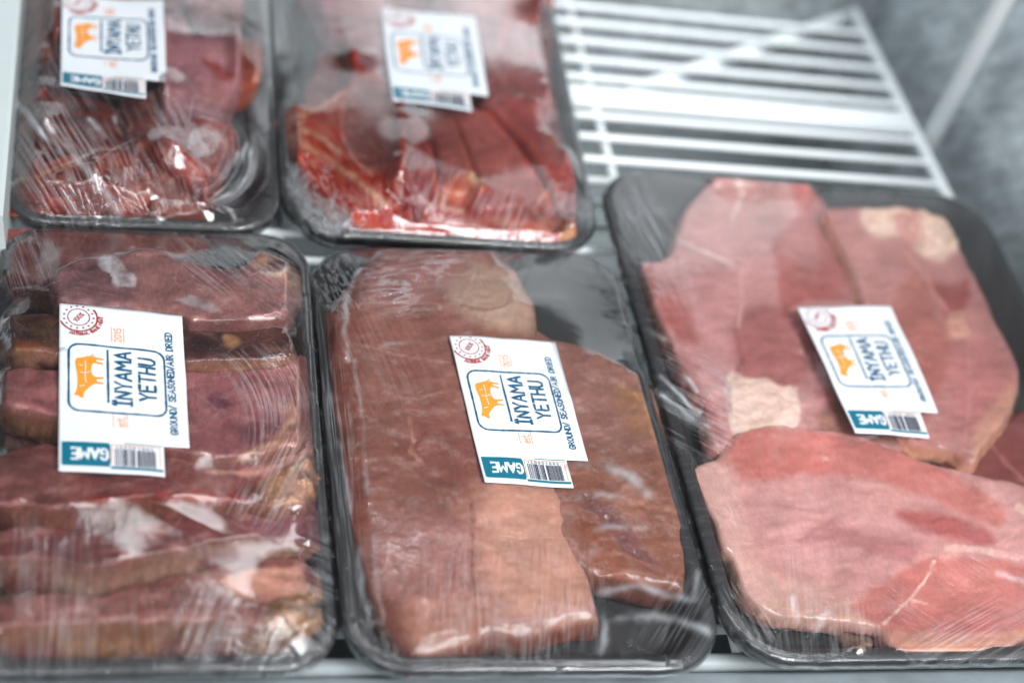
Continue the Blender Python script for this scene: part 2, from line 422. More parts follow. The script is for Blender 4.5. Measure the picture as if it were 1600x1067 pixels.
V, F = tube([(0.5335, 0.757, -0.012), (0.5335, 0.757, 0.1), (0.5335, 0.757, 0.25), (0.5335, 0.757, 0.42)], 0.0072, 14)
rod = mesh_obj('support_rod', V, F, WHITEWIRE, origin=(0.5335, 0.757, -0.012))
tag(rod, 'upright white rod standing beside the shelf corner in front of the metal side wall', 'rod')

pl = W([(32, 0), (4, 335)], 0.05)
def divider():
    (x0, y0), (x1, y1) = pl; d = np.array([x0 - x1, y0 - y1]); d /= np.linalg.norm(d); n = np.array([-d[1], d[0]])
    p0 = np.array([x1, y1]) - d * 0.0; p1 = np.array([x0, y0]) + d * 0.14
    V = []
    for z, o0, o1 in ((0.0, 0, .018), (0.048, 0, .018), (0.05, .002, .016)):
        for p, o in ((p0, o0), (p1, o0), (p1, o1), (p0, o1)): V.append((*(p + n * o), z))
    F = [(0, 1, 5, 4), (1, 2, 6, 5), (2, 3, 7, 6), (3, 0, 4, 7), (4, 5, 9, 8), (5, 6, 10, 9), (6, 7, 11, 10), (7, 4, 8, 11), (8, 9, 10, 11), (3, 2, 1, 0)]
    o = mesh_obj('shelf_divider', V, F, PANELM, smooth=False, origin=(p0[0], p0[1], 0))
    tag(o, 'pale plastic divider at the left edge beside the pack of meat chunks', 'divider')
divider()

# ------------------------------------------------------------------ packs
RIM = 0.025
PROF_D = np.array([0, .0015, .0055, .008, .016, .021, .03, 1.0])
PROF_Z = np.array([.0225, .025, .025, .0235, .0075, .0045, .0045, .0045])
GS = 0.001

class Pack:
    def __init__(s, key, quad, label, rcorner=0.028):
        s.key = key; s.quad = np.asarray(quad, float); s.rc = rcorner
        s.out = fillet(s.quad, rcorner, 10)
        c = s.quad.mean(0); s.root = empty('meat_pack', (c[0], c[1], 0)); tag(s.root, label, 'meat pack', 'wrapped packs of meat on the wire shelf')
        lo = s.quad.min(0) - .004; hi = s.quad.max(0) + .004
        s.lo = lo; s.nx = int((hi[0] - lo[0]) / GS) + 2; s.ny = int((hi[1] - lo[1]) / GS) + 2
        s.X, s.Y = np.meshgrid(lo[0] + np.arange(s.nx) * GS, lo[1] + np.arange(s.ny) * GS)
        s.sd = sdist(s.out, s.X, s.Y)
        s.tray = np.interp(np.maximum(s.sd, 0), PROF_D, PROF_Z)
        s.H = s.tray.copy(); s.Z = np.zeros_like(s.H)
        s.sat, s.alb, s.dk, s.pl = dict(A=(1.02, .68, .8, 1), B=(.98, .78, .1, .4), C=(.96, .86, .14, .5), D=(1.22, .66, .8, 1), E=(1.24, .68, .5, 1))[key]
        s.tray_mesh()
    def samp(s, A, x, y):
        fx_ = np.clip((x - s.lo[0]) / GS, 0, s.nx - 1.001); fy_ = np.clip((y - s.lo[1]) / GS, 0, s.ny - 1.001)
        i = fx_.astype(int); j = fy_.astype(int); u = fx_ - i; v = fy_ - j
        return (A[j, i] * (1 - u) + A[j, i + 1] * u) * (1 - v) + (A[j + 1, i] * (1 - u) + A[j + 1, i + 1] * u) * v
    def ring(s, d, z):
        q = fillet(inset_quad(s.quad, d), max(s.rc - d * 0.8, 0.008), 10)
        return np.c_[q, np.full(len(q), z)]
    def tray_mesh(s):
        rs = [(.016, .0005), (.012, .003), (.004, .019), (.0015, .0205), (0, .0215), (0, .0235), (.0012, .0248), (.0035, .0252), (.006, .025), (.008, .0235), (.012, .0152), (.016, .0077), (.0185, .0052), (.022, .0045)]
        V = np.vstack([s.ring(d, z) for d, z in rs]); n = len(V) // len(rs); F = []
        for i in range(len(rs) - 1):
            for k in range(n): F.append((i * n + k, i * n + (k + 1) % n, (i + 1) * n + (k + 1) % n, (i + 1) * n + k))
        F.append(list(range((len(rs) - 1) * n, len(rs) * n))); F.append(list(range(n))[::-1])
        mesh_obj('foam_tray', V, F, FOAM, s.root)
    def blur(s, sig):
        r = max(1, int(sig / GS)); A = s.H.copy()
        for _ in range(3):
            for ax in (0, 1):
                c = np.cumsum(np.concatenate([np.repeat(np.take(A, [0], ax), r + 1, ax), A, np.repeat(np.take(A, [-1], ax), r, ax)], ax), ax)
                n = A.shape[ax]
                A = (np.take(c, np.arange(2 * r + 1, 2 * r + 1 + n), ax) - np.take(c, np.arange(0, n), ax)) / (2 * r + 1)
        return A

_piece_no = [0]
def piece(P, name, label, cat, pts, col, t=0.012, h=None, r=0.006, drape=0.010, zones=(), seams=(), rind=None, relief=0.0012, mat=None, group=None, rough_edge=0.0, seed=None, mott=0.25, step=0.0009, dome=0.0, sidez=None, back=0, pale=0.55, slant=0.0):
    """one piece of meat. pts, zones and seams are traced outlines; h=(front, back) heights of its top or None to drape over what lies below"""
    _piece_no[0] += 1; seed = seed or _piece_no[0] * 31
    pts = np.asarray(pts, float)
    if back:   # the far edge runs on underneath the piece behind it
        up_ = sdist(pts, pts[:, 0], pts[:, 1] + 6) > 0
        pts = pts - np.stack([np.zeros(len(pts)), np.where(up_, back, 0)], 1)
    pts = smooth_poly(pts, 4)
    hz = np.full(len(pts), 0.026 if h is None else h[0])
    B = P.blur(drape) if h is None else None
    for it in range(3):
        poly = W(pts, hz)
        y0, y1 = poly[:, 1].min(), poly[:, 1].max()
        def base(x, y):
            if h is None: return np.maximum(P.samp(B, x, y), 0.0045)
            f = np.clip((y - y0) / (y1 - y0), 0, 1); return h[0] + (h[1] - h[0]) * f - t
        def top(x, y, s):
            e = 1 - np.clip(s / r, 0, 1); prof = np.sqrt(np.maximum(1 - e * e, 0))
            z = base(x, y) + t * (0.62 + 0.38 * prof) * 1.0 + dome * sstep(0, 0.03, s)
            z = z + relief * (fbm(x, y, 0.022, seed) + 0.35 * fbm(x, y, 0.006, seed + 3, 3)) * sstep(0, 0.004, s)
            if h is None: z = np.maximum(z, P.samp(P.H, x, y) + 0.0009)
            return np.minimum(z, 0.0225 + 1.5 * np.maximum(P.samp(P.sd, x, y) - 0.003, 0))
        hz = 0.5 * hz + 0.5 * top(poly[:, 0], poly[:, 1], np.full(len(poly), 0.002))
    if rough_edge:
        nn = np.roll(poly, -1, 0) - np.roll(poly, 1, 0); nn /= np.linalg.norm(nn, axis=1)[:, None] + 1e-9
        poly = poly + np.stack([nn[:, 1], -nn[:, 0]], 1) * (rough_edge * (fbm(poly[:, 0], poly[:, 1], 0.007, seed + 5, 3) + 0.4 * fbm(poly[:, 0], poly[:, 1], 0.018, seed + 6, 2)))[:, None]
    x, y, q, b, bi, s, ox, oy = grid_poly(poly, step)
    z = top(x, y, s)
    px, py = PX(x, y, z)
    jx = px + 7 * fbm(px, py, 26, seed + 7, 3); jy = py + 7 * fbm(px, py, 26, seed + 8, 3)
    C = np.tile(lin(col), (len(x), 1))
    mo = fbm(px, py, 60, seed + 9, 4)[:, None]
    mott *= 0.6 + 0.4 * P.dk; C = C * (1 + mott * mo)
    w1 = px + 10 * fbm(px, py, 40, seed + 61, 3); w2 = py + 10 * fbm(px, py, 40, seed + 62, 3)
    th = (seed * 0.7) % 3.1; fu = w1 * math.cos(th) + w2 * math.sin(th); fv = -w1 * math.sin(th) + w2 * math.cos(th)
    bund = fbm(fu / 2.4, fv, 17, seed + 63, 4)[:, None]
    for zn in zones:
        zp, zc = smooth_poly(zn[0], 3), lin(zn[1]); fe = zn[2] if len(zn) > 2 else 6; op = zn[3] if len(zn) > 3 else 1.0; dz = zn[4] if len(zn) > 4 else 0.0
        sdz = sdist(zp, jx, jy); a = sstep(-fe, fe, sdz) * op
        C = C * (1 - a[:, None]) + zc * (1 + mott * mo) * a[:, None]
        if dz: z = z + dz * sstep(-2, 14, sdz) * np.clip(0.6 + 1.5 * fbm(x, y, 0.007, seed + 40, 3), 0, 2)
    pa = np.clip(bund - 0.05, 0, 1) * pale * P.pl; C = C * (1 - pa) + lin((222, 170, 158)) * pa
    C = C * (1 - P.dk * np.clip(-bund - 0.08, 0, 0.5)) * (1 + 0.16 * fbm(fu / 3.5, fv, 7, seed + 64, 2)[:, None])
    z = z + (0.0003 + 0.0006 * P.dk) * bund[:, 0] * sstep(0, 0.004, s)
    for sm in seams:
        sp, sc, w_ = sm[0], lin(sm[1]), sm[2]; op = sm[3] if len(sm) > 3 else 0.85
        d = linedist(sp, px + 3 * fbm(px, py, 14, seed + 11, 3), py + 3 * fbm(px, py, 14, seed + 12, 3))
        a = (1 - sstep(w_ * 0.35, w_, d)) * op * np.clip(0.8 + 0.9 * fbm(px, py, 12, seed + 13, 3), 0.15, 1)
        C = C * (1 - a[:, None]) + sc * a[:, None]
        z = z + 0.0004 * a
    rc = lin(rind) if rind is not None else lin(np.clip(np.array(col) * 0.92, 0, 255))
    if rind is not None:
        e = (1 - sstep(0.0002, 0.0022, s))[:, None] * 0.75; C = C * (1 - e) + rc * e
    nv = len(x); nr = 5; ring = []; rcol = []
    zt = z[bi]; zb = (np.minimum(base(x[bi], y[bi]), P.samp(P.H, x[bi], y[bi])) - 0.001) if h is None else (zt - t if sidez is None else np.full(len(bi), sidez))
    zb = np.maximum(np.minimum(zb, zt - 0.001), 0.0046)
    for k in range(1, nr + 1):
        f = k / nr
        off = slant * f + 0.0022 * math.sin(f * math.pi * 0.9) - 0.0012 * f + 0.0012 * fbm(x[bi] * 1.0 + 0.3 * f, y[bi] + f * 0.01, 0.006, seed + 21, 2)
        room = np.clip((P.samp(P.sd, x[bi], y[bi]) - 0.012) / 0.01, 0, 1); off = np.where(off > 0, off * room, off)
        zz = zt * (1 - f) + zb * f
        ring.append(np.stack([x[bi] + ox[bi] * off, y[bi] + oy[bi] * off, zz], 1))
        va = 1.15 + 0.5 * fbm(x[bi] + y[bi], x[bi] - y[bi] + f * 0.002, 0.0016, seed + 23, 3)
        mxs = sstep(-0.3, 0.4, fbm(x[bi], y[bi] + f * 0.012, 0.022, seed + 25, 4))[:, None]
        rcol.append((rc * mxs + lin(np.array(col) * 0.86) * (1 - mxs)) * va[:, None])
    V = np.vstack([np.stack([x, y, z], 1)] + ring); C = np.vstack([C] + rcol); lu = (C @ [.3, .59, .11])[:, None]; C = np.clip(lu + P.sat * (C - lu), 0.002, 1) * P.alb
    F = skirt(nv, q, b, bi, nr)
    c = np.array([x.mean(), y.mean(), float(z.min())])
    o = mesh_obj(name, V, F, mat or MEAT, attrs={'Col': C}, origin=c)
    tag(o, label, cat, group or P.group)
    gi = np.clip(np.rint((x - P.lo[0]) / GS).astype(int), 0, P.nx - 1); gj = np.clip(np.rint((y - P.lo[1]) / GS).astype(int), 0, P.ny - 1)
    np.maximum.at(P.Z, (gj, gi), z)
    sg = sdist(poly, P.X, P.Y); m = sg > 0
    zt_ = top(P.X[m], P.Y[m], sg[m]); Hn = P.H.copy(); Hn[m] = np.maximum(Hn[m], zt_); P.H = Hn
    return o
ALB = 0.64; SAT = 1.14

def solve_film(P):
    s = P.sd; inner = s > 0.0035
    obs = np.maximum(np.maximum(P.H, P.Z), P.tray) + 0.0007
    rimz = RIM + 0.0004
    def relax(h, ob, fix, fv, n):
        for _ in range(n):
            a = h.copy(); a[1:-1, 1:-1] = 0.25 * (h[:-2, 1:-1] + h[2:, 1:-1] + h[1:-1, :-2] + h[1:-1, 2:])
            h = np.maximum(a, ob); h = np.where(fix, fv, h)
        return h
    fac = 4
    ob4 = obs[::fac, ::fac]; fix4 = ~inner[::fac, ::fac]
    h4 = relax(np.maximum(ob4, rimz), ob4, fix4, rimz, 900)
    jj = np.clip(np.arange(P.ny) / fac, 0, h4.shape[0] - 1.001); ii = np.clip(np.arange(P.nx) / fac, 0, h4.shape[1] - 1.001)
    j0 = jj.astype(int); i0 = ii.astype(int); v = (jj - j0)[:, None]; u = (ii - i0)[None]
    h = (h4[j0][:, i0] * (1 - u) + h4[j0][:, i0 + 1] * u) * (1 - v) + (h4[j0 + 1][:, i0] * (1 - u) + h4[j0 + 1][:, i0 + 1] * u) * v
    h = relax(np.maximum(h, obs), obs, ~inner, rimz, 260)
    P.F = h; P.gap = h - obs

def film_mesh(P, fans, ripples=(), patches=(), lines=()):
    x, y, q, b, bi, s, ox, oy = grid_poly(P.out, 0.0011)
    z = P.samp(P.F, x, y); gap = P.samp(P.gap, x, y)
    z[bi] = RIM - 0.0002
    px, py = PX(x, y, z)
    free = sstep(0.0002, 0.003, gap)
    for rp in ripples:   # (polyline px, half width px, height m)
        d = linedist(rp[0], px + 5 * fbm(px, py, 60, 3, 2), py + 5 * fbm(px, py, 60, 4, 2))
        z = z + 0.3 * rp[2] * np.exp(-(d / rp[1]) ** 2) * np.where(rp[2] < 0, free, 1)
    nv = len(x); rings = []
    rr = [(.0012, .0005, .0215), (.0006, .003, .0185), (-.004, .008, .011), (-.011, .012, .003), (-.018, .015, -.0005 + .0006)]
    pin = np.stack([x[bi], y[bi]], 1); nrm = np.stack([ox[bi], oy[bi]], 1)
    for o_, _, zz in rr:
        jit = 0.0006 * fbm(x[bi], y[bi], 0.006, 77, 2)
        rings.append(np.c_[pin + nrm * (o_ + jit)[:, None], np.full(len(bi), zz)])
    V = np.vstack([np.stack([x, y, z], 1)] + rings)
    X_, Y_, Z_ = V.T
    ppx, ppy = PX(X_, Y_, Z_)
    wa = np.zeros(len(V)); wv = np.zeros((len(V), 3))
    # default faint stretch wrinkles running outwards at the rim
    sd_all = np.concatenate([s, np.zeros(len(bi) * len(rr))])
    ang = np.concatenate([np.arctan2(oy, ox)] + [np.arctan2(oy[bi], ox[bi])] * len(rr))
    tx, ty = -np.sin(ang), np.cos(ang)
    wv[:, 0] = (X_ * tx + Y_ * ty) / 0.0035; wv[:, 1] = sd_all / 0.03; wv[:, 2] = 3.3
    wa[:] = 0.13 * (1 - sstep(0.006, 0.02, sd_all)) * np.clip(0.5 + 1.2 * fbm(X_, Y_, 0.05, 5, 2), 0, 1)
    for i, fn in enumerate(fans):
        cx_, cy_, dx, dy, Lh, Wh, amp, wl = fn[:8]; amp *= 0.85; wl *= 0.62; curve = fn[8] if len(fn) > 8 else 0.0; iso = fn[9] if len(fn) > 9 else 0.035; fan = fn[10] if len(fn) > 10 else 0.0
        n = math.hypot(dx, dy); dx /= n; dy /= n
        al = (ppx - cx_) * dx + (ppy - cy_) * dy; ac = -(ppx - cx_) * dy + (ppy - cy_) * dx
        ac = (ac - curve * al * al / Lh) / (1 + fan * al / Lh)
        m = np.clip(1 - (al / Lh) ** 2, 0, 1) * np.clip(1 - (ac / Wh) ** 2, 0, 1)
        m = np.sqrt(m) * amp * np.clip(0.75 + 1.1 * fbm(ppx, ppy, 45, i * 7 + 1, 3), 0.05, 1.3)
        k = m > wa
        wa[k] = m[k]; wv[k, 0] = ac[k] / wl; wv[k, 1] = al[k] / wl * iso; wv[k, 2] = i * 5.1 + (0 if iso < 0.5 else al[k] / wl * 0.3)
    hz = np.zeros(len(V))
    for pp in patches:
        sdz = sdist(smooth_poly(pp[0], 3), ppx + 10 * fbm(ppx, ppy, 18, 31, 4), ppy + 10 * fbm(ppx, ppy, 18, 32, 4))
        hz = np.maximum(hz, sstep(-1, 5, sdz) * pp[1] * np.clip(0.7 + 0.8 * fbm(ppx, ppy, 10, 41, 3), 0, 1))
    for ln in lines:      # soft white highlights along film folds, painted into the haze
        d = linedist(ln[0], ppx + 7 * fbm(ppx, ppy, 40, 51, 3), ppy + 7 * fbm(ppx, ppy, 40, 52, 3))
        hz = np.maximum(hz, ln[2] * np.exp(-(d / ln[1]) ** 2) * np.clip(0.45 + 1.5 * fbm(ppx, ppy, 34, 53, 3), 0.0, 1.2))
    F = skirt(nv, q, b, bi, len(rr))
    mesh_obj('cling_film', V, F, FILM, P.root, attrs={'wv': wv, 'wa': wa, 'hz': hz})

# ------------------------------------------------------------------ paper labels
GLYPH = {
 'A': ([[(0, 0), (.3, 1), (.6, 0)], [(.1, .33), (.5, .33)]], .6), 'C': ([[(.5, .8), (.36, 1), (.14, 1), (0, .75), (0, .25), (.14, 0), (.36, 0), (.5, .2)]], .5),
 'D': ([[(0, 0), (0, 1), (.28, .97), (.5, .7), (.5, .3), (.28, .03), (0, 0)]], .5), 'E': ([[(.48, 1), (0, 1), (0, 0), (.48, 0)], [(0, .52), (.4, .52)]], .48),
 'G': ([[(.5, .8), (.36, 1), (.14, 1), (0, .75), (0, .25), (.14, 0), (.36, 0), (.5, .2), (.5, .45), (.28, .45)]], .5), 'H': ([[(0, 0), (0, 1)], [(.5, 0), (.5, 1)], [(0, .5), (.5, .5)]], .5),
 'I': ([[(.1, 0), (.1, 1)]], .2), 'J': ([[(0, 0), (.36, 0)], [(.18, 0), (.18, 1)], [(0, 1), (.36, 1)], [(.05, 1.14), (.1, 1.14)], [(.26, 1.14), (.31, 1.14)]], .36), 'L': ([[(0, 1), (0, 0), (.45, 0)]], .45),
 'M': ([[(0, 0), (.05, 1), (.35, .35), (.65, 1), (.7, 0)]], .7), 'N': ([[(0, 0), (0, 1), (.5, 0), (.5, 1)]], .5), 'O': ([[(.26, 0), (.08, .12), (0, .5), (.08, .88), (.26, 1), (.44, .88), (.52, .5), (.44, .12), (.26, 0)]], .52),
 'R': ([[(0, 0), (0, 1), (.32, .98), (.46, .76), (.32, .52), (0, .48)], [(.22, .5), (.5, 0)]], .5), 'S': ([[(.46, .82), (.3, 1), (.1, .95), (.02, .75), (.14, .56), (.36, .44), (.48, .24), (.38, .04), (.18, 0), (0, .16)]], .48),
 'T': ([[(0, 1), (.56, 1)], [(.28, 1), (.28, 0)]], .56), 'U': ([[(0, 1), (0, .25), (.13, 0), (.37, 0), (.5, .25), (.5, 1)]], .5), 'Y': ([[(0, 1), (.28, .48), (.56, 1)], [(.28, .48), (.28, 0)]], .56),
 '/': ([[(0, -.05), (.35, 1.05)]], .35), '0': ([[(.25, 0), (.06, .15), (0, .5), (.06, .85), (.25, 1), (.44, .85), (.5, .5), (.44, .15), (.25, 0)]], .5), '1': ([[(.05, .8), (.2, 1), (.2, 0)]], .28),
 '2': ([[(0, .78), (.12, 1), (.36, 1), (.48, .78), (.4, .5), (0, 0), (.5, 0)]], .5), '5': ([[(.46, 1), (.05, 1), (.02, .58), (.28, .62), (.46, .42), (.44, .14), (.24, 0), (0, .1)]], .48),
 '%': ([[(.06, 0), (.54, 1)], [(.13, .65), (.02, .8), (.13, .97), (.24, .8), (.13, .65)], [(.47, .03), (.36, .2), (.47, .35), (.58, .2), (.47, .03)]], .6),
 'e': ([[(.02, .36), (.42, .36), (.36, .58), (.2, .64), (.04, .5), (0, .3), (.08, .06), (.24, 0), (.4, .1)]], .42), 's': ([[(.36, .54), (.2, .64), (.04, .54), (.08, .38), (.28, .26), (.34, .1), (.2, 0), (.02, .08)]], .36),
 't': ([[(.15, .9), (.15, .12), (.24, 0), (.36, .04)], [(0, .62), (.34, .62)]], .36), '.': ([[(.05, 0), (.05, .06)]], .12), ' ': ([], .34)}

def text_strokes(txt, gap=0.16):
    out = []; s = 0
    for ch in txt:
        g, w = GLYPH[ch]
        for st in g: out.append([(s + a, b) for a, b in st])
        s += w + gap
    return out, s - gap

class Label:
    def __init__(s, P, corners):
        s.P = P; s.c = np.asarray(corners, float); hz = np.full(4, 0.036)
        for _ in range(4):
            w = W(s.c, hz); hz = np.array([P.samp(P.F, np.array([a]), np.array([b]))[0] for a, b in np.clip(w, P.lo + .002, P.lo + np.array([P.nx - 3, P.ny - 3]) * GS)]) + 0.0006
        s.hz = hz
        for _ in range(2):
            s.w = W(s.c, s.hz)
            U, Vv = np.meshgrid(np.linspace(0, 1, 26), np.linspace(0, 1.2, 30)); U = U.ravel(); Vv = Vv.ravel()
            X, Y = s.xy(U, Vv); zf = P.samp(P.F, X, Y)
            A = s.basis(U, Vv); s.k = np.linalg.lstsq(A, zf, rcond=None)[0]
            s.k[0] += max(0.0, np.percentile(zf - A @ s.k, 97)) + 0.0006
            s.hz = s.basis(np.array([0, 1, 1, 0.]), np.array([0, 0, 1, 1.])) @ s.k
    def basis(s, u, v): return np.stack([np.ones_like(u), u, v, u * u, u * v, v * v, u ** 3, u * u * v, u * v * v, v ** 3], 1)
    def xy(s, u, v):
        w = s.w; u = u[:, None]; v = v[:, None]
        p = w[0] * (1 - u) * (1 - v) + w[1] * u * (1 - v) + w[2] * u * v + w[3] * (1 - u) * v
        return p[:, 0], p[:, 1]
    def surf(s, uv, lift):
        uv = np.asarray(uv, float); u, v = uv[:, 0], uv[:, 1]; x, y = s.xy(u, v)
        return np.stack([x, y, s.basis(u, v) @ s.k + lift + 0.0011 * fbm(u + s.c[0, 0], v, 0.42, 9, 2)], 1)
    def poly(s, uvp, step=0.012):
        x, y, q, b, bi, sd, ox, oy = grid_poly(np.asarray(uvp, float), step); return np.stack([x, y], 1), q, b, bi
    def add(s, name, uv, F, mat, lift): return mesh_obj(name, s.surf(uv, lift), F, mat, s.obj, smooth=False)
    def strokes(s, name, lines, w, mat, lift):
        """lines in uv; ribbon of half width w (fraction of label width)"""
        V = []; F = []; asp = s.asp
        for ln in lines:
            ln = np.asarray(ln, float); pts = [ln[0]]
            for a, b in zip(ln[:-1], ln[1:]):
                n = max(1, int(np.linalg.norm((b - a) * [1, asp]) / 0.03))
                for k in range(1, n + 1): pts.append(a + (b - a) * k / n)
            p = np.array(pts) * [1, asp]; d = np.gradient(p, axis=0); d /= np.linalg.norm(d, axis=1)[:, None] + 1e-9
            p[0] -= d[0] * w * .7; p[-1] += d[-1] * w * .7
            n_ = np.stack([-d[:, 1], d[:, 0]], 1); o = len(V)
            ww = w * (1 + 0.22 * np.array([random.uniform(-1, 1) for _ in p]))[:, None]
            for a, b in zip((p + n_ * ww) / [1, asp], (p - n_ * ww) / [1, asp]): V += [a, b]
            for i in range(len(p) - 1): F.append((o + 2 * i, o + 2 * i + 1, o + 2 * i + 3, o + 2 * i + 2))
        s.add(name, V, F, mat, lift)
    def build(s):
        e1 = np.linalg.norm(s.w[1] - s.w[0]); e2 = np.linalg.norm(s.w[3] - s.w[0]); s.asp = asp = e2 / e1
        out = [(0, 0), (1, 0), (1, .34), (1.004, .5), (1, .66), (1, 1), (.80, 1), (.80, 1.215), (0, 1.215)]
        uv, q, b, bi = s.poly(out, 0.02)
        nv = len(uv); top = s.surf(uv, 0); low = top[bi] - [0, 0, 0.0004]
        F = skirt(nv, q, b, bi, 1)
        s.obj = mesh_obj('paper_label', np.vstack([top, low]), F, PAPER, s.P.root)
        l1 = 0.00012; l2 = 0.00024
        # frame
        u0, u1, v0, v1, r = .075, .835, .305, .79, .085
        fr = []
        for cu, cv, a0 in ((u0 + r, v0 + r / asp, 180), (u1 - r, v0 + r / asp, 270), (u1 - r, v1 - r / asp, 0), (u0 + r, v1 - r / asp, 90)):
            for k in range(9):
                t = math.radians(a0 + k * 90 / 8); fr.append((cu + r * math.cos(t), cv + r / asp * math.sin(t)))
        fr.append(fr[0]); fr.append(fr[1]); s.strokes('frame_line', [fr], .0092, NAVY, l1)
        s.strokes('divider_line', [[(.383, .335), (.383, .715)]], .0092, NAVY, l1)
        cow = [(145, 380), (136, 398), (140, 430), (148, 470), (151, 510), (148, 550), (140, 572), (128, 590), (150, 590), (165, 600), (178, 608), (188, 602), (187, 580), (203, 560), (218, 548), (238, 532), (262, 527), (300, 532), (301, 523), (262, 514), (262, 503), (302, 501), (300, 491), (250, 488), (238, 478), (229, 450), (234, 420), (244, 410), (290, 420), (299, 426), (297, 410), (256, 400), (258, 390), (300, 396), (299, 386), (250, 375), (200, 372)]
        def cv(p):
            out = []
            for x, y in p:
                u, v = 0.3, 0.5
                for _ in range(6): u = (x - 46) / (705 + 45 * v); v = (y - 50 - 75 * u) / (780 - 27 * u)
                out.append((u, v))
            return out
        uv, q, _, _ = s.poly(cv(cow), 0.008); s.add('cow_emblem', uv, q, ORANGE, l1)
        s.strokes('cow_marks', [cv([(195, 395), (198, 440), (194, 480), (200, 520)]), cv([(165, 462), (200, 466), (225, 458)]), cv([(160, 420), (180, 424)]), cv([(165, 540), (190, 536)])], .0028, PAPER, l2)
        s.strokes('cow_tail', [cv([(205, 374), (225, 372), (240, 360), (243, 372)])], .006, ORANGE, l1)
        def up(txt, ub, ut, vs, ve, gap=.16, slant=0):
            st, L = text_strokes(txt, gap)
            return [[(ub + slant * (a / L) + (ut - ub) * b, vs + (ve - vs) * a / L) for a, b in ln] for ln in st]
        s.strokes('brand_lettering', up('JNYAMA', .565, .437, .732, .338, .2) + up('YETHU', .755, .63, .682, .372, .2), .0115, NAVY, l1)
        s.strokes('side_lettering', up('GROUND/ SEASONED/AIR DRIED', .915, .862, .912, .152, .2, -.012), .007, NAVY, l1)
        s.strokes('year_lettering', up('2015', .495, .44, .258, .155, .2), .0055, TAN, l1)
        s.strokes('est_lettering', up('est.', .51, .44, .885, .815, .14), .0055, TAN, l1)
        for rl_ in ([(.418, .26), (.418, .15)], [(.516, .26), (.516, .15)], [(.418, .895), (.418, .80)], [(.526, .895), (.526, .80)]): s.strokes('rule_line', [rl_], .0034, TAN, l1)
        # stamp
        cu, cvv = .155, .098; cir = lambda R, a0, a1, n=40: [(cu + R * math.cos(math.radians(a)), cvv + R / asp * math.sin(math.radians(a))) for a in np.linspace(a0, a1, n)]
        L = []
        for a0 in range(0, 360, 40): L.append(cir(.088, a0, a0 + 34, 8))
        s.strokes('stamp_ring', L, .0048, RUST, l1)
        s.strokes('stamp_arc', [cir(.151, a, a + 14, 5) for a in range(-36, 150, 18)], .0085, RUST, l1)
        st = []
        for a in range(0, 360, 24):
            x, y = cu + .119 * math.cos(math.radians(a)), cvv + .119 / asp * math.sin(math.radians(a))
            if x > .012 and y > .012:
                for t in (0, 60, 120): st.append([(x - .006 * math.cos(math.radians(t)), y - .006 / asp * math.sin(math.radians(t))), (x + .006 * math.cos(math.radians(t)), y + .006 / asp * math.sin(math.radians(t)))])
        s.strokes('stamp_star', st, .0042, RUST, l1)
        tx, Lx = text_strokes('NATURAL GAME MEAT', .22); ln = []
        for g in tx:
            ln.append([(cu + (.166 + .026 * (1 - b)) * math.cos(math.radians(112 - 120 * a / Lx)), cvv + (.166 + .026 * (1 - b)) / asp * math.sin(math.radians(112 - 120 * a / Lx))) for a, b in g])
        s.strokes('stamp_lettering', ln, .0062, RUST, l1)
        tx, Lx = text_strokes('100%', .2); ca, sa = math.cos(-.95), math.sin(-.95); ln = []
        for g in tx:
            ln.append([(cu + ((a / Lx - .5) * .105 * ca - (.5 - b) * .042 * sa), cvv + ((a / Lx - .5) * .105 * sa + (.5 - b) * .042 * ca) / asp) for a, b in g])
        s.strokes('stamp_number', ln, .0048, RUST, l1)
        # tail with store panel and barcode
        rect = lambda a, b, c, d: [(a, b), (c, b), (c, d), (a, d)]
        uv, q, _, _ = s.poly(rect(.022, 1.012, .392, 1.178), .02); s.add('store_panel', uv, q, TEAL, l1)
        uv, q, _, _ = s.poly(rect(.392, 1.172, .79, 1.19), .009); s.add('bottom_stripe', uv, q, TEAL, l1)
        uv, q, _, _ = s.poly(rect(.5, 1.004, .79, 1.010), .003); s.add('top_stripe', uv, q, TEAL, l1)
        tx, Lx = text_strokes('GAME', .2)
        s.strokes('store_lettering', [[(.368 - .27 * a / Lx, 1.058 + .074 * b) for a, b in g] for g in tx], .0105, PAPER, l2)
        s.strokes('barcode_border', [[(.405, 1.02), (.77, 1.02), (.77, 1.16)], [(.405, 1.02), (.4, 1.16)]], .004, TAN, l1)
        bars = []; u = .425; V = []; F = []
        rng = random.Random(5)
        while u < .735:
            w = rng.choice([.004, .004, .007, .011])
            if .572 < u < .592: u += .012
            o = len(V); V += [(u, 1.05), (u + w, 1.05), (u + w, 1.168), (u, 1.168)]; F.append((o, o + 1, o + 2, o + 3)); u += w + rng.choice([.004, .005, .008])
        s.add('barcode', V, F, BLACKINK, l2)
        st = []
        for k in range(9):
            uu = .43 + k * .034; g, w = GLYPH['1205015021'[k]]
            for gg in g: st.append([(uu + .018 * (1 - a / .5), 1.028 + .016 * b) for a, b in gg])
        s.strokes('barcode_number', st, .0026, BLACKINK, l2)

# ------------------------------------------------------------------ build each pack
def Q(pts, h=RIM): return W(pts, h)

exec_order = []
T = lambda pts: [tuple(p) for p in pts]

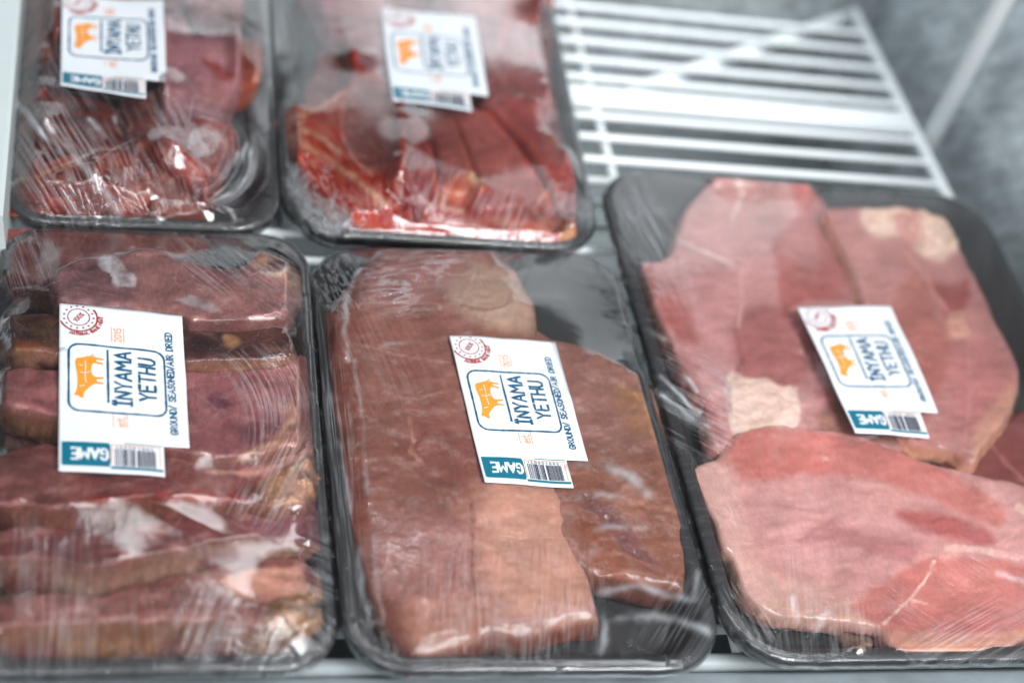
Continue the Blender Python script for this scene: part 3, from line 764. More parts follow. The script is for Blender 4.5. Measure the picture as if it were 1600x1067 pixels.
# ---- pack A: rib chops, front left
A = Pack('A', Q([(3, 352), (478, 368), (531, 1044), (-78, 1056)]), 'front left black tray of overlapping rib chops under wrinkled cling film', .026)
A.group = 'chops overlapping in the front left tray'
BR = (112, 84, 62)
piece(A, 'meat_chop', 'slab of meat under the chops, coloured dark to give shade in their gaps', 'meat', [(-40, 430), (60, 410), (430, 440), (470, 560), (480, 700), (490, 900), (440, 990), (100, 1000), (-60, 980), (-60, 700)], (60, 30, 28), t=.008, h=(.0165, .0165), r=.004)  # filler slab, colour darkened so the gaps between chops look shaded
piece(A, 'meat_chop', 'nearest chop of the front left tray with pink fat corner and knobbly rind', 'meat chop',
      [(-45, 950), (60, 942), (159, 948), (205, 930), (270, 914), (346, 898), (420, 888), (466, 884), (488, 900), (506, 926), (512, 946), (500, 958), (506, 974), (488, 980), (470, 992), (420, 982), (330, 976), (247, 974), (159, 972), (60, 978), (-45, 985)], (150, 92, 84),
      t=.024, h=(.0305, .0265), r=.0025, back=22, slant=.006, rind=(150, 106, 78), rough_edge=.0026, zones=[([(340, 903), (400, 890), (466, 884), (482, 905), (484, 925), (440, 937), (385, 934), (355, 918)], (222, 160, 140), 4), ([(420, 945), (455, 932), (490, 915), (510, 940), (504, 975), (460, 992), (415, 980)], (186, 136, 92), 6, .9, .003)], seams=[([(205, 930), (300, 945), (420, 960)], (150, 96, 90), 6, .4)])
piece(A, 'meat_chop', 'thin dark chop with grey brown fibrous edge, second nearest in its tray', 'meat chop',
      [(-45, 835), (40, 838), (134, 845), (200, 838), (260, 828), (330, 815), (390, 803), (440, 800), (490, 800), (508, 818), (500, 850), (440, 845), (390, 838), (330, 848), (254, 864), (155, 884), (70, 874), (-45, 870)], (136, 72, 70),
      t=.017, h=(.035, .028), r=.0025, back=24, slant=.006, rind=(150, 112, 94), rough_edge=.0022, zones=[([(395, 800), (450, 798), (510, 812), (505, 855), (440, 848), (400, 835)], (142, 92, 100), 8, .8)], seams=[([(134, 856), (254, 846), (390, 815)], (90, 38, 40), 5, .5)])
piece(A, 'meat_chop', 'long dark red chop with red fat line along its front and tan rind', 'meat chop',
      [(-45, 738), (10, 722), (60, 710), (110, 712), (250, 722), (330, 735), (371, 727), (430, 712), (478, 690), (494, 706), (506, 728), (498, 744), (508, 766), (488, 776), (480, 792), (456, 786), (430, 794), (370, 786), (300, 782), (240, 780), (180, 784), (124, 790), (85, 795), (40, 788), (-45, 785)], (150, 86, 82),
      t=.015, h=(.0385, .0295), r=.0025, back=22, slant=.003, rind=(126, 80, 60), rough_edge=.0024,
      zones=[([(-45, 740), (60, 712), (100, 722), (120, 760), (90, 780), (30, 775), (-45, 778)], (165, 104, 98), 10, .9), ([(371, 735), (430, 714), (480, 690), (495, 700), (470, 722), (420, 740), (380, 745)], (216, 148, 138), 5), ([(410, 745), (460, 726), (497, 705), (508, 750), (480, 785), (430, 790), (405, 775)], (196, 146, 112), 5, .9, .003), ([(140, 776), (240, 770), (371, 772), (371, 784), (240, 786), (140, 790)], (176, 66, 54), 5, .85)],
      seams=[([(130, 770), (210, 752), (280, 728)], (176, 120, 116), 5, .6), ([(330, 738), (400, 738), (470, 716)], (224, 170, 150), 5, .7)])
piece(A, 'meat_chop', 'broad purple pink chop right of the front left label with brown side', 'meat chop',
      [(-45, 590), (30, 588), (95, 592), (200, 590), (294, 594), (350, 592), (440, 586), (470, 566), (486, 585), (490, 640), (486, 690), (440, 702), (380, 716), (320, 716), (240, 700), (160, 690), (95, 655), (40, 640), (-45, 634)], (176, 108, 108),
      t=.0145, h=(.0395, .0325), r=.003, back=20, slant=.002, rind=(136, 92, 68), rough_edge=.002,
      zones=[([(294, 600), (400, 592), (450, 600), (430, 660), (370, 700), (300, 690)], (170, 108, 112), 16, .8), ([(325, 618), (350, 618), (356, 634), (338, 642), (326, 634)], (120, 70, 88), 6, .8), ([(440, 640), (462, 622), (470, 650), (486, 690), (440, 706), (400, 712), (420, 690), (445, 670)], (204, 142, 122), 6, .9), ([(462, 570), (486, 570), (494, 640), (478, 650), (460, 630)], (162, 72, 64), 5)],
      seams=[([(300, 612), (340, 640), (420, 660)], (196, 140, 136), 4, .5), ([(380, 712), (430, 690), (462, 640)], (214, 170, 140), 6, .8)])
piece(A, 'meat_chop', 'chop mostly hidden under the label showing a tan fibrous fat edge to its right', 'meat chop',
      [(-45, 500), (60, 505), (95, 510), (200, 520), (290, 530), (380, 532), (440, 528), (462, 535), (460, 556), (400, 562), (294, 566), (200, 560), (95, 556), (40, 548), (-45, 545)], (96, 56, 50),
      t=.013, h=(.0405, .035), r=.003, back=20, rind=(180, 130, 104), rough_edge=.0015, zones=[([(45, 505), (90, 500), (94, 530), (60, 535)], (126, 88, 64), 5), ([(-45, 528), (60, 535), (90, 550), (40, 552), (-45, 548)], (168, 100, 62), 6, .9), ([(300, 525), (370, 522), (372, 548), (310, 552)], (56, 36, 40), 8, .9), ([(352, 525), (376, 528), (372, 540), (352, 540)], (160, 116, 70), 4)])  # darkest zone paints in the shade of the hollow under the next chop
piece(A, 'meat_chop', 'smooth pink brown slab at the far left corner of the chop tray', 'meat chop',
      [(-45, 358), (20, 352), (60, 350), (110, 352), (200, 356), (300, 364), (330, 382), (280, 402), (160, 402), (120, 440), (90, 458), (40, 452), (-45, 450)], (150, 84, 78), t=.014, h=(.031, .026), r=.006, rind=(96, 50, 44), zones=[([(-45, 445), (50, 440), (95, 450), (80, 470), (-45, 465)], (96, 44, 42), 8)])
piece(A, 'meat_chop', 'large pink chop with a round bone end above the label in the front left tray', 'meat chop',
      [(81, 424), (111, 404), (142, 396), (182, 391), (219, 382), (256, 384), (280, 400), (304, 404), (337, 411), (371, 412), (390, 396), (402, 386), (420, 388), (449, 402), (470, 418), (477, 441), (473, 468), (456, 486), (432, 497), (371, 501), (304, 503), (287, 497), (236, 490), (101, 474), (86, 455)], (186, 130, 126),
      t=.014, h=(.043, .037), r=.004, rind=(128, 82, 76), relief=.0016, rough_edge=.0008,
      zones=[([(90, 425), (150, 405), (200, 410), (215, 440), (190, 480), (105, 470)], (150, 104, 108), 12, .8), ([(395, 396), (420, 388), (460, 408), (476, 440), (470, 466), (440, 440), (405, 425)], (206, 158, 134), 6, .9), ([(418, 412), (440, 404), (448, 414), (436, 424), (422, 420)], (130, 84, 84), 4), ([(215, 385), (260, 386), (285, 402), (260, 406), (225, 394)], (196, 128, 124), 5, .8), ([(120, 474), (200, 482), (300, 496), (430, 494), (430, 500), (290, 504), (110, 480)], (130, 76, 74), 6, .7)],
      seams=[([(408, 424), (428, 430), (452, 420)], (236, 220, 206), 5, .95), ([(142, 400), (256, 396), (340, 414)], (214, 166, 160), 3, .7), ([(272, 436), (278, 420), (290, 408)], (214, 166, 160), 3, .7), ([(300, 440), (320, 448), (345, 462)], (216, 172, 160), 3, .7), ([(262, 430), (280, 446), (300, 440)], (200, 150, 150), 3, .6)])
solve_film(A)

# ---- pack B: two thick slabs, front middle
B = Pack('B', Q([(484, 384), (955, 395), (1142, 1046), (544, 1048)]), 'front middle black foam tray with two brown slabs of meat and a sharp white label', .03)
B.group = 'slabs in the front middle tray'
piece(B, 'meat_slab', 'smaller brown slab sticking out to the right of the label in the middle tray', 'meat slab',
      [(830, 520), (864, 528), (923, 543), (978, 571), (1013, 602), (1029, 638), (1041, 697), (1053, 740), (1065, 785), (1077, 855), (1072, 917), (1057, 921), (995, 914), (958, 905), (921, 897), (880, 860), (850, 760), (830, 620)], (160, 112, 100),
      t=.014, h=(.0245, .03), r=.007, rind=(112, 66, 54), relief=.0018, mat=SMOOTH, pale=1.3, rough_edge=.0012,
      zones=[([(885, 690), (960, 720), (1040, 700), (1078, 850), (1060, 920), (920, 898)], (150, 96, 76), 18, .8), ([(912, 765), (950, 790), (1000, 840), (1030, 888), (1010, 886), (960, 840), (915, 790)], (128, 84, 86), 9, .7, -.002), ([(960, 600), (1000, 612), (1020, 660), (1000, 690), (970, 640)], (168, 120, 84), 12, .7), ([(905, 800), (940, 830), (980, 900), (925, 896)], (160, 92, 68), 10, .7)],
      seams=[([(990, 615), (1010, 640), (1024, 690)], (206, 150, 96), 4, .6), ([(925, 765), (990, 780), (1060, 800)], (190, 130, 100), 4, .4), ([(960, 860), (1010, 880), (1066, 905)], (196, 130, 110), 5, .5)])
piece(B, 'meat_slab', 'big smooth brown slab filling the left of the middle tray under the label', 'meat slab',
      [(501, 504), (509, 488), (530, 462), (545, 441), (555, 425), (575, 405), (600, 392), (667, 392), (746, 396), (797, 413), (818, 445), (836, 476), (842, 516), (850, 570), (865, 640), (875, 752), (892, 789), (908, 843), (918, 888), (938, 958), (933, 971), (896, 975), (863, 987), (838, 995), (805, 1001), (764, 996), (727, 1011), (657, 1026), (636, 1020), (599, 970), (578, 921), (558, 855), (541, 801), (533, 752), (525, 690), (510, 600)], (154, 100, 86),
      t=.018, h=(.0235, .034), r=.014, pale=.7, rind=(140, 78, 62), mat=SMOOTH, relief=.0013, rough_edge=.0008, mott=.16,
      zones=[([(700, 430), (760, 410), (815, 440), (842, 510), (800, 520), (740, 500), (705, 470)], (188, 158, 136), 16, .85), ([(560, 430), (600, 395), (700, 396), (720, 440), (640, 480), (570, 480)], (168, 122, 118), 18, .7), ([(501, 500), (545, 470), (565, 520), (560, 700), (600, 900), (640, 1020), (590, 960), (540, 800)], (136, 70, 54), 14, .7), ([(750, 752), (870, 750), (905, 840), (938, 965), (860, 985), (800, 960), (745, 880)], (212, 158, 136), 36, .9), ([(570, 840), (640, 800), (735, 818), (737, 925), (690, 950), (600, 920)], (178, 126, 118), 16, .8, .0008), ([(640, 940), (760, 930), (800, 985), (730, 1010), (650, 1024)], (190, 130, 108), 14, .7), ([(620, 690), (680, 660), (760, 700), (760, 760), (680, 760)], (136, 78, 68), 20, .6)],
      seams=[([(738, 790), (738, 850), (738, 922)], (112, 66, 58), 5, .6), ([(568, 540), (630, 556), (702, 566)], (186, 140, 130), 3, .6), ([(600, 610), (640, 622), (690, 612)], (172, 120, 108), 3, .5), ([(640, 650), (646, 690), (640, 704), (656, 718)], (196, 140, 120), 5, .8), ([(880, 750), (898, 800), (930, 950)], (226, 170, 160), 5, .6), ([(770, 975), (840, 966), (930, 950)], (206, 160, 160), 8, .6), ([(720, 480), (770, 486), (800, 470)], (120, 84, 70), 4, .6), ([(700, 480), (650, 470), (560, 500)], (176, 124, 108), 4, .5)])
solve_film(B)

# ---- pack C: pink leg slices, right
C = Pack('C', np.array([(.2472, .660), (.517, .657), (.517, .304), (.2552, .3045)]), 'large right hand black tray of pale pink leg slices under clear film', .034)
C.group = 'leg slices in the right hand tray'
piece(C, 'meat_slice', 'darker red slice showing at the right edge between the leg slices', 'meat slice',
      [(1470, 690), (1530, 680), (1570, 660), (1610, 630), (1680, 640), (1700, 790), (1620, 790), (1540, 770)], (142, 76, 72), t=.008, drape=.006, mat=SMOOTH, seams=[([(1545, 690), (1570, 720), (1600, 750)], (190, 120, 116), 5, .6)])
piece(C, 'meat_slice', 'small brown ragged scrap poking out under the near leg slice', 'meat scrap',
      [(1290, 962), (1320, 955), (1385, 965), (1388, 985), (1360, 1000), (1348, 1012), (1336, 1004), (1320, 985)], (140, 112, 94), t=.005, drape=.004, r=.003, mat=SMOOTH, relief=.002, rough_edge=.004)
piece(C, 'meat_slice', 'far left leg slice with a pale square of fat and dark red centre', 'meat slice',
      [(1004, 406), (1044, 393), (1065, 334), (1086, 305), (1111, 282), (1149, 275), (1191, 280), (1234, 286), (1280, 301), (1305, 343), (1322, 385), (1335, 427), (1352, 469), (1390, 560), (1420, 640), (1440, 690), (1390, 700), (1300, 690), (1225, 690), (1149, 700), (1115, 690), (1099, 629), (1056, 545), (1027, 486), (1010, 431)], (204, 148, 146),
      t=.013, drape=.010, r=.005, rind=(196, 132, 116), mat=SMOOTH, relief=.0016, rough_edge=.0012,
      zones=[([(1229, 284), (1280, 301), (1326, 385), (1335, 435), (1352, 469), (1250, 473), (1222, 500), (1217, 427), (1208, 376), (1242, 343), (1246, 322)], (182, 100, 92), 6, .9), ([(1086, 305), (1149, 275), (1235, 290), (1240, 340), (1200, 370), (1120, 345), (1075, 330)], (192, 146, 138), 10, .7), ([(1010, 420), (1050, 440), (1090, 520), (1080, 540), (1040, 510)], (168, 84, 76), 10, .8), ([(1150, 500), (1225, 480), (1320, 560), (1330, 640), (1250, 610), (1160, 590)], (170, 100, 96), 12, .8), ([(1137, 587), (1166, 589), (1242, 608), (1249, 655), (1236, 668), (1200, 690), (1149, 690), (1139, 629)], (244, 214, 196), 4, .95, .0012), ([(1052, 545), (1100, 600), (1128, 690), (1100, 660)], (158, 86, 84), 8, .7), ([(1280, 650), (1320, 620), (1420, 660), (1440, 690), (1300, 695)], (150, 104, 84), 8, .8)],
      seams=[([(1050, 372), (1094, 390), (1145, 414)], (236, 204, 196), 4, .9), ([(1157, 419), (1160, 469), (1153, 511)], (222, 176, 170), 5, .8), ([(1152, 278), (1160, 300), (1145, 340)], (226, 200, 192), 6, .7), ([(1150, 520), (1160, 560), (1150, 590)], (140, 80, 80), 6, .6), ([(1260, 560), (1252, 545), (1245, 530)], (214, 170, 156), 3, .7), ([(1130, 590), (1138, 600), (1140, 640)], (190, 170, 170), 6, .8)])
piece(C, 'meat_slice', 'far right leg slice with lumps of cream fat at its far end', 'meat slice',
      [(1290, 326), (1330, 320), (1375, 320), (1415, 322), (1478, 341), (1503, 385), (1533, 440), (1562, 503), (1588, 553), (1597, 596), (1584, 638), (1562, 672), (1540, 698), (1525, 724), (1510, 722), (1495, 705), (1470, 698), (1420, 688), (1392, 600), (1368, 520), (1347, 469), (1335, 427), (1310, 370)], (198, 136, 130),
      t=.013, drape=.010, r=.005, rind=(206, 150, 120), mat=SMOOTH, relief=.0018, rough_edge=.001,
      zones=[([(1352, 322), (1415, 322), (1478, 341), (1503, 385), (1491, 396), (1470, 408), (1440, 396), (1419, 374), (1368, 370), (1347, 345)], (246, 214, 192), 8, .95, .003), ([(1395, 335), (1430, 330), (1440, 370), (1420, 384), (1404, 370)], (226, 160, 146), 7, .9), ([(1436, 427), (1470, 470), (1492, 506), (1512, 470), (1514, 440), (1490, 450), (1470, 440)], (168, 76, 70), 8, .9, -.001), ([(1400, 480), (1432, 430), (1470, 500), (1490, 560), (1440, 640), (1410, 560)], (182, 108, 94), 12, .8), ([(1486, 488), (1508, 492), (1514, 520), (1500, 530), (1484, 516)], (226, 168, 146), 5, .9, .0012), ([(1480, 560), (1540, 530), (1590, 600), (1550, 680), (1500, 660)], (196, 124, 120), 16, .7), ([(1545, 640), (1590, 600), (1590, 640), (1540, 710), (1520, 724), (1515, 690)], (214, 164, 138), 8, .7)],
      seams=[([(1420, 400), (1450, 440), (1480, 486)], (218, 150, 140), 6, .7), ([(1512, 536), (1516, 600), (1508, 680)], (214, 156, 148), 5, .5)])
piece(C, 'meat_slice', 'large near leg slice with a white seam, front of the right hand tray', 'meat slice',
      [(1086, 736), (1096, 720), (1120, 712), (1135, 692), (1152, 676), (1192, 662), (1240, 664), (1292, 667), (1348, 678), (1420, 706), (1480, 724), (1540, 740), (1600, 754), (1660, 775), (1680, 850), (1660, 960), (1600, 996), (1556, 1008), (1520, 1018), (1452, 1025), (1412, 1018), (1388, 1000), (1370, 978), (1332, 968), (1260, 962), (1220, 956), (1188, 940), (1164, 916), (1148, 868), (1132, 852), (1120, 816), (1104, 780)], (214, 158, 152),
      t=.009, drape=.016, r=.009, rind=(206, 158, 140), mat=SMOOTH, relief=.0014, rough_edge=.0016,
      zones=[([(1120, 712), (1180, 664), (1420, 708), (1556, 784), (1560, 820), (1500, 800), (1400, 760), (1310, 742), (1210, 748), (1160, 745)], (202, 118, 108), 9, .9), ([(1086, 736), (1120, 714), (1150, 750), (1170, 850), (1225, 940), (1180, 940), (1120, 820)], (216, 178, 164), 16, .65), ([(1200, 900), (1300, 920), (1370, 952), (1330, 968), (1220, 956)], (224, 182, 164), 14, .6), ([(1180, 760), (1300, 770), (1400, 800), (1420, 850), (1330, 880), (1230, 870)], (218, 166, 162), 22, .6), ([(1332, 952), (1356, 928), (1420, 888), (1464, 872), (1600, 878), (1690, 880), (1690, 980), (1600, 985), (1480, 990), (1400, 990), (1372, 976)], (206, 124, 114), 7, .9), ([(1396, 796), (1460, 800), (1520, 816), (1562, 850), (1500, 846), (1428, 824)], (178, 92, 88), 9, .9), ([(1250, 845), (1300, 812), (1345, 830), (1440, 850), (1420, 880), (1340, 860)], (176, 112, 114), 14, .7), ([(1388, 1000), (1400, 985), (1500, 996), (1600, 980), (1660, 960), (1600, 1000), (1452, 1025)], (214, 156, 128), 10, .8)],
      seams=[([(1480, 856), (1510, 858), (1540, 860), (1600, 872), (1690, 890)], (240, 196, 182), 8, .9), ([(1460, 876), (1444, 908), (1420, 936), (1380, 974)], (240, 206, 192), 4, .95), ([(1420, 936), (1440, 938), (1446, 942)], (236, 200, 190), 4, .8), ([(1248, 846), (1270, 832), (1300, 815)], (172, 116, 122), 5, .4), ([(1560, 850), (1580, 835), (1610, 805)], (224, 170, 160), 4, .8), ([(1330, 752), (1390, 762), (1420, 780)], (222, 176, 160), 5, .5), ([(1590, 790), (1604, 800)], (250, 226, 200), 7, .9), ([(1188, 940), (1260, 960), (1332, 966), (1372, 978)], (226, 184, 150), 4, .7)])
solve_film(C)

# ---- pack D: meat chunks, back left
D = Pack('D', np.array([(-.119, .852), (.0415, .862), (.0475, .583), (-.1015, .5785)]), 'back left black foam tray of dark red meat chunks under shiny wrinkled film', .028)
D.group = 'chunks in the back left tray'
def chunk(label, pts, col, t=.017, **k):
    k.setdefault('drape', .0035); k.setdefault('r', .003); k.setdefault('relief', .002)
    piece(D, 'meat_chunk', label, 'meat chunk', pts, col, t=t, mat=random.choice([MEAT, MEATX]), **k)
chunk('dark flat chunk at the bottom of the back left tray showing in the gaps', [(30, -90), (360, -90), (350, 60), (330, 200), (300, 300), (200, 325), (40, 320), (20, 250), (25, 120)], (110, 48, 44), t=.012)
chunk('chunk with an orange edge at the right side of the back left tray', [(366, 55), (398, 62), (412, 94), (405, 121), (374, 138), (355, 110)], (206, 122, 100))
chunk('red chunk at the far right of the back left tray beyond the pink one', [(283, -40), (372, -40), (378, 12), (351, 20), (304, 24)], (160, 78, 76))
chunk('tan tipped pale chunk in the far left corner of the back left tray', [(14, -30), (95, -30), (99, 40), (96, 88), (30, 96), (12, 40)], (168, 108, 100), zones=[([(70, -10), (100, -10), (100, 34), (80, 30)], (206, 170, 126), 7)])
chunk('chunk hidden behind the label of the back left tray', [(98, -60), (280, -60), (270, 40), (256, 130), (170, 140), (95, 120)], (140, 80, 78))
chunk('dark brown chunk left of the label in the back left tray', [(8, 98), (60, 86), (100, 90), (102, 150), (60, 160), (2, 154)], (104, 62, 62))
chunk('small dark red chunk at the left edge of the back left tray', [(-6, 189), (40, 182), (88, 216), (66, 262), (-14, 276)], (112, 34, 30), zones=[([(18, 195), (40, 190), (50, 205), (30, 212)], (168, 62, 40), 5)])
chunk('long brown red chunk below the label in the back left tray', [(4, 148), (90, 142), (142, 145), (189, 175), (204, 202), (211, 233), (165, 240), (112, 240), (67, 206), (0, 184)], (128, 66, 60), seams=[([(40, 185), (120, 178), (190, 182)], (150, 70, 56), 5, .6)])
chunk('chunk right below the barcode of the back left label', [(186, 150), (232, 136), (262, 135), (268, 172), (250, 200), (214, 218), (196, 195)], (134, 82, 76))
chunk('big pale pink chunk right of the label in the back left tray', [(254, 34), (285, 18), (304, 58), (340, 46), (368, 32), (376, 60), (373, 121), (358, 162), (345, 184), (300, 178), (263, 170), (254, 135)], (186, 134, 138), t=.02, zones=[([(314, 92), (340, 104), (368, 116), (358, 128), (334, 118)], (150, 70, 66), 4, .9)], seams=[([(302, 62), (330, 56), (350, 46)], (150, 110, 112), 5, .6)])
chunk('square brown chunk in the near right corner of the back left tray', [(234, 248), (304, 270), (326, 298), (329, 324), (297, 336), (256, 334), (231, 320)], (134, 78, 70))
chunk('red flat fronted chunk near the right of the back left tray', [(207, 222), (240, 200), (270, 186), (324, 177), (370, 198), (366, 220), (350, 252), (338, 282), (324, 299), (304, 274), (260, 254), (216, 238)], (160, 84, 80), t=.02, zones=[([(207, 224), (270, 240), (304, 268), (350, 240), (368, 210), (360, 240), (326, 300), (270, 262)], (168, 66, 56), 5, .9)], seams=[([(214, 226), (262, 240), (310, 232), (366, 216)], (214, 140, 120), 3, .7)])
chunk('upright chunk midway along the near edge of the back left tray', [(150, 236), (202, 232), (230, 254), (235, 304), (218, 322), (180, 332), (148, 300), (138, 262)], (156, 76, 62), zones=[([(190, 270), (232, 270), (230, 310), (190, 320)], (160, 100, 94), 8, .8)])
chunk('large orange ridged chunk in the near left corner of the back left tray', [(-18, 292), (28, 268), (74, 243), (111, 234), (150, 252), (150, 282), (105, 328), (60, 334), (-22, 332)], (136, 56, 48), zones=[([(74, 243), (111, 234), (150, 254), (150, 282), (118, 275)], (176, 84, 56), 6, .8)], seams=[([(8, 292), (50, 280), (90, 262), (150, 240)], (206, 150, 112), 3, .8)])
chunk('small purple chunk at the near edge of the back left tray', [(103, 328), (125, 285), (160, 300), (156, 332), (120, 336)], (140, 86, 84))
solve_film(D)

# ---- pack E: loin chops, back middle
E = Pack('E', np.array([(.043, .848), (.2465, .858), (.2385, .5815), (.0495, .5825)]), 'back middle black tray of bright red loin chops with fatty edges', .034)
E.group = 'loin chops in the back middle tray'
def loin(label, pts, col, t=.016, **k):
    k.setdefault('drape', .0025); k.setdefault('r', .005); k.setdefault('relief', .0018)
    piece(E, 'meat_chop', label, 'meat chop', pts, col, t=t, **k)
loin('flat dark chop underneath the others in the back middle tray', [(470, -90), (830, -90), (860, 100), (870, 330), (620, 340), (500, 270), (470, 160), (500, 60)], (140, 66, 60), t=.01)
loin('pale pink chop at the far left of the back middle tray', [(476, -70), (600, -70), (600, 52), (604, 120), (560, 100), (530, 60), (500, 40)], (186, 136, 138))
loin('dull pink chop beyond and right of the label in the back middle tray', [(640, -70), (832, -70), (844, 37), (858, 112), (862, 180), (817, 155), (757, 160), (742, 60)], (172, 108, 106), seams=[([(800, 0), (790, 50), (770, 100)], (200, 120, 106), 7, .6)])
loin('curved brown pink chop along the right side of the back middle tray', [(746, 161), (790, 148), (817, 150), (847, 165), (870, 210), (892, 247), (902, 300), (898, 350), (877, 345), (862, 300), (832, 247), (795, 202)], (164, 88, 84), zones=[([(840, 180), (870, 215), (880, 270), (850, 230)], (186, 120, 116), 8, .7)], seams=[([(770, 165), (830, 225), (870, 300)], (206, 110, 80), 4, .6)])
loin('broad pink chop with a fat rim right of centre in the back middle tray', [(697, 165), (750, 165), (780, 185), (817, 232), (855, 292), (872, 340), (832, 345), (757, 345), (738, 322), (748, 277), (735, 255), (716, 202)], (176, 104, 98), seams=[([(760, 170), (800, 212), (840, 272), (866, 325)], (216, 84, 56), 8, .9), ([(752, 220), (790, 232), (815, 236)], (140, 70, 66), 4, .5), ([(835, 330), (850, 305), (860, 300)], (224, 150, 130), 5, .7)])
loin('narrow brown chop between two redder chops below the back middle label', [(655, 165), (697, 165), (722, 210), (741, 259), (735, 285), (690, 280), (679, 232)], (158, 88, 82), seams=[([(705, 180), (726, 225), (738, 262)], (214, 130, 96), 6, .8)])
loin('dark red upright chop left of centre below the back middle label', [(622, 165), (652, 167), (667, 199), (682, 255), (684, 311), (666, 330), (615, 326), (605, 290), (618, 225)], (140, 44, 40), seams=[([(655, 172), (672, 212), (684, 262), (684, 312)], (232, 120, 90), 7, .95)])
loin('large loin chop with ragged fat rim at left of the back middle tray', [(431, 182), (465, 166), (517, 150), (544, 124), (549, 75), (566, 79), (600, 118), (628, 165), (634, 262), (618, 307), (606, 362), (559, 352), (525, 322), (495, 292), (457, 236), (435, 212)], (184, 70, 54), t=.018, rough_edge=.0015, rind=(176, 90, 76),
     zones=[([(544, 139), (570, 127), (607, 139), (622, 176), (624, 225), (611, 262), (577, 270), (551, 247), (536, 210), (536, 169)], (150, 84, 76), 5, .95), ([(430, 180), (470, 170), (490, 200), (470, 230), (440, 215)], (206, 132, 108), 8, .8), ([(600, 270), (632, 240), (632, 300), (606, 330)], (158, 64, 56), 8, .8), ([(470, 195), (520, 160), (530, 200), (500, 240), (480, 230)], (196, 88, 70), 8, .8)],
     seams=[([(440, 190), (500, 170), (540, 140)], (236, 190, 160), 6, .8), ([(460, 215), (520, 255), (570, 290), (602, 322)], (238, 196, 166), 8, .85), ([(535, 165), (534, 210), (552, 250), (580, 272)], (226, 160, 140), 4, .8), ([(470, 200), (500, 215), (530, 240)], (240, 206, 176), 6, .7), ([(545, 120), (548, 100), (556, 78)], (206, 60, 46), 7, .7), ([(480, 190), (500, 240), (560, 330)], (214, 110, 90), 5, .7)])
loin('long fatty bone strip along the near edge of the back middle tray', [(598, 318), (630, 324), (664, 328), (694, 276), (722, 268), (750, 268), (759, 290), (745, 320), (772, 335), (830, 334), (866, 335), (896, 348), (894, 382), (855, 384), (787, 374), (705, 364), (645, 376), (598, 366)], (170, 66, 58), t=.008, rough_edge=.003, relief=.003, rind=(190, 96, 84),
     zones=[([(700, 280), (750, 270), (757, 285), (735, 310), (705, 318)], (206, 116, 92), 5), ([(730, 272), (756, 270), (758, 286), (738, 292)], (240, 200, 160), 4), ([(770, 340), (860, 338), (895, 352), (860, 362), (780, 356)], (224, 140, 120), 6, .8), ([(600, 345), (660, 350), (650, 374), (600, 366)], (200, 120, 116), 8, .7), ([(700, 345), (760, 350), (740, 368), (700, 360)], (214, 160, 156), 8, .8), ([(872, 345), (897, 350), (894, 382), (876, 382)], (214, 170, 130), 5, .8)],
     seams=[([(694, 300), (690, 325), (720, 330)], (240, 200, 180), 5, .8), ([(780, 350), (830, 345), (890, 352)], (240, 180, 160), 5, .7)])
solve_film(E)

# labels are laid on the solved film, then the film itself is meshed
LABELS = [(A, [(92.8, 473.6), (284.5, 494), (296.2, 698.7), (91.6, 685.7)]), (B, [(702, 524.6), (868, 533), (919, 719), (746.7, 710.6)]), (C, [(1246.8, 479.8), (1391.6, 478.3), (1464.9, 645.3), (1319.9, 638.2)]),
          (D, [(97, -12), (254.5, 1.6), (260, 128.3), (94.8, 110.6)]), (E, [(596, 11.8), (741.9, 27.8), (763, 150), (609.9, 134.6)])]
for P, c in LABELS: Label(P, c).build()

# (cx, cy, dx, dy, half length, half width, amplitude mm, wavelength px, curve, iso, fan)
film_mesh(A, [(370, 1000, -.45, 1, 70, 120, 1.3, 9), (60, 930, -.05, 1, 140, 110, .7, 11), (250, 990, .1, 1, 70, 90, .55, 10), (40, 395, .35, 1, 60, 50, .9, 8), (330, 392, .75, .6, 90, 60, .7, 7), (430, 620, .3, 1, 90, 60, .7, 9, .3), (425, 745, -.5, 1, 90, 60, .8, 8), (495, 900, .9, .4, 40, 120, .7, 10), (150, 460, 1, .2, 90, 30, .2, 9), (440, 440, .8, .5, 60, 50, .5, 8), (480, 1000, 1, .9, 60, 60, .9, 7)],
          ripples=[([(200, 760), (330, 830)], 14, .0008), ([(390, 690), (470, 800)], 12, .001)],
          patches=[([(148, 410), (180, 395), (205, 430), (215, 452), (190, 450), (165, 430)], .3), ([(270, 460), (310, 462), (350, 490), (300, 480)], .14)])
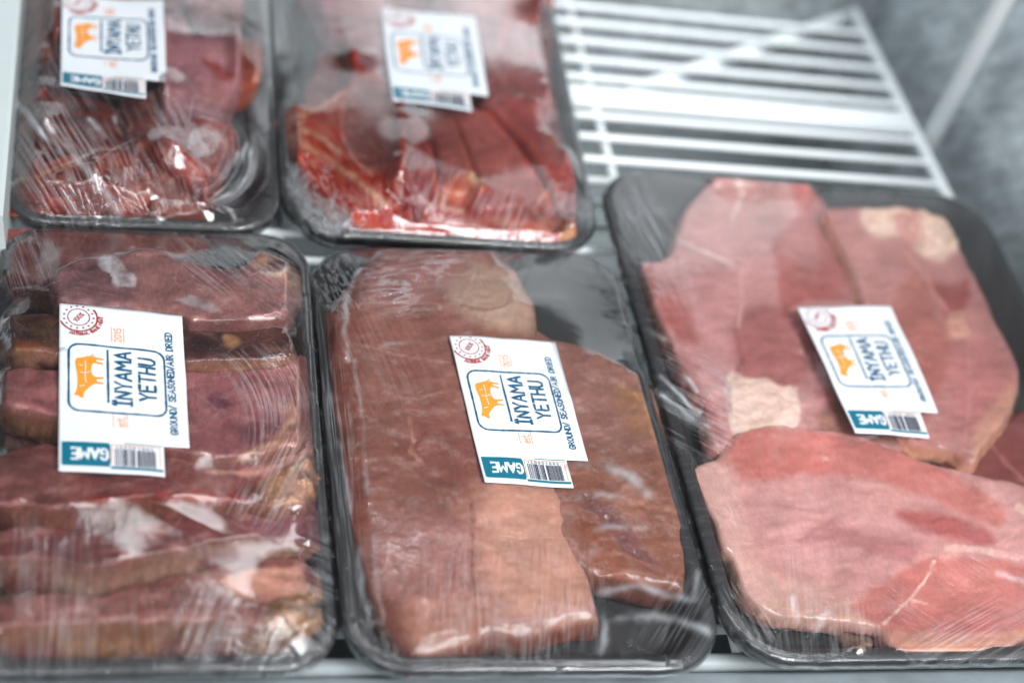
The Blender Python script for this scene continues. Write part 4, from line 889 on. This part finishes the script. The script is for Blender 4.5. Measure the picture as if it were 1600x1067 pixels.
film_mesh(B, [(800, 950, -.02, 1, 110, 150, .8, 6), (530, 700, .1, 1, 330, 26, .5, 8), (520, 430, .6, 1, 70, 40, .8, 8, 0, .25), (575, 1000, .6, 1, 60, 36, .9, 8, 0, .25), (660, 440, 1, -.1, 100, 55, .9, 9, 0, .15), (770, 440, .4, -1, 60, 50, .5, 8), (1080, 960, -.6, 1, 90, 70, .35, 7), (820, 880, 1, .15, 90, 60, .16, 7), (660, 870, 1, .1, 90, 70, .25, 9, 0, .4), (600, 560, .5, 1, 110, 90, .2, 10), (950, 430, 1, .3, 80, 30, .25, 8)],
          ripples=[([(890, 730), (960, 738), (1010, 770)], 9, .0012), ([(905, 778), (960, 776), (1000, 780)], 7, .0011), ([(920, 825), (1000, 820)], 7, .0011), ([(640, 500), (700, 566), (690, 640)], 12, .0006)],
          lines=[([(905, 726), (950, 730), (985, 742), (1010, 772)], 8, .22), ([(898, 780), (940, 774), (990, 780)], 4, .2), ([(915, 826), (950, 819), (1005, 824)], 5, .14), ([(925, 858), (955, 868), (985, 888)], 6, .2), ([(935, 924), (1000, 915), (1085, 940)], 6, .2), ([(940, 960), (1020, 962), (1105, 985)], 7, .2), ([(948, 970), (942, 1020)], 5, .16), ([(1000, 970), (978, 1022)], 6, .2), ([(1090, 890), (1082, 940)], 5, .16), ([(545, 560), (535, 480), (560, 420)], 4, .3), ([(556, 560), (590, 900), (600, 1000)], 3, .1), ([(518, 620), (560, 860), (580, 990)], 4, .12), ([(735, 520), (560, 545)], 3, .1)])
film_mesh(C, [(985, 345, .55, 1, 90, 60, .9, 11), (1085, 630, .9, .5, 90, 80, .7, 10), (1260, 985, .1, 1, 50, 130, .5, 8), (1530, 1000, -.9, .5, 110, 60, .8, 9), (1040, 430, .6, 1, 100, 30, .35, 10), (1360, 300, 1, .1, 160, 25, .3, 9), (1240, 930, .05, 1, 80, 60, .6, 7), (1140, 760, .5, 1, 90, 40, .5, 8), (1450, 985, .7, .5, 100, 40, .5, 7), (1170, 960, .6, 1, 60, 40, .7, 9), (1560, 900, .9, .5, 90, 60, .3, 9)],
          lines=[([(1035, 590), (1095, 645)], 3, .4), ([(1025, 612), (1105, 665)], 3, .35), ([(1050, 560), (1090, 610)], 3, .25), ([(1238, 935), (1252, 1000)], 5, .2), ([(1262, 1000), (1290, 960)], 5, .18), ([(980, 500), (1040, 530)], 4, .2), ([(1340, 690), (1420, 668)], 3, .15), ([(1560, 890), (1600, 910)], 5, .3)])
film_mesh(D, [(110, 240, .62, 1, 120, 110, .8, 12), (375, 265, .35, -1, 70, 45, 1.0, 8, -.5), (260, 230, .5, 1, 90, 80, .8, 9), (200, 330, .3, 1, 30, 190, .7, 8), (300, 200, .9, .3, 70, 50, .5, 9), (60, 130, .5, 1, 70, 60, .6, 9), (160, 300, .4, 1, 60, 90, 1.0, 9)],
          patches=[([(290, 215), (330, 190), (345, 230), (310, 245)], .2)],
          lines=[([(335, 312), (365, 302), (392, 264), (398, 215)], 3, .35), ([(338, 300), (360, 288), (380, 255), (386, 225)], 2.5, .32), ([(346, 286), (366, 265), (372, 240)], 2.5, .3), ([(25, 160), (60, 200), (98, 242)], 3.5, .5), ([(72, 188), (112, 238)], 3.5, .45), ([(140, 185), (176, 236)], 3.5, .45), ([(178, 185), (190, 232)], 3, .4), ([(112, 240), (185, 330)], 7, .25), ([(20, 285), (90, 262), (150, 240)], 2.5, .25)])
film_mesh(E, [(745, 335, -.35, 1, 60, 130, 1.2, 8), (500, 320, .5, 1, 70, 60, 1.2, 10, 0, .35), (860, 345, -.6, 1, 60, 60, 1.1, 8), (440, 100, .05, 1, 130, 30, .6, 9), (620, 330, .1, 1, 50, 60, .8, 9), (560, 200, .6, 1, 90, 60, .3, 9), (880, 160, .25, 1, 130, 30, .4, 9)],
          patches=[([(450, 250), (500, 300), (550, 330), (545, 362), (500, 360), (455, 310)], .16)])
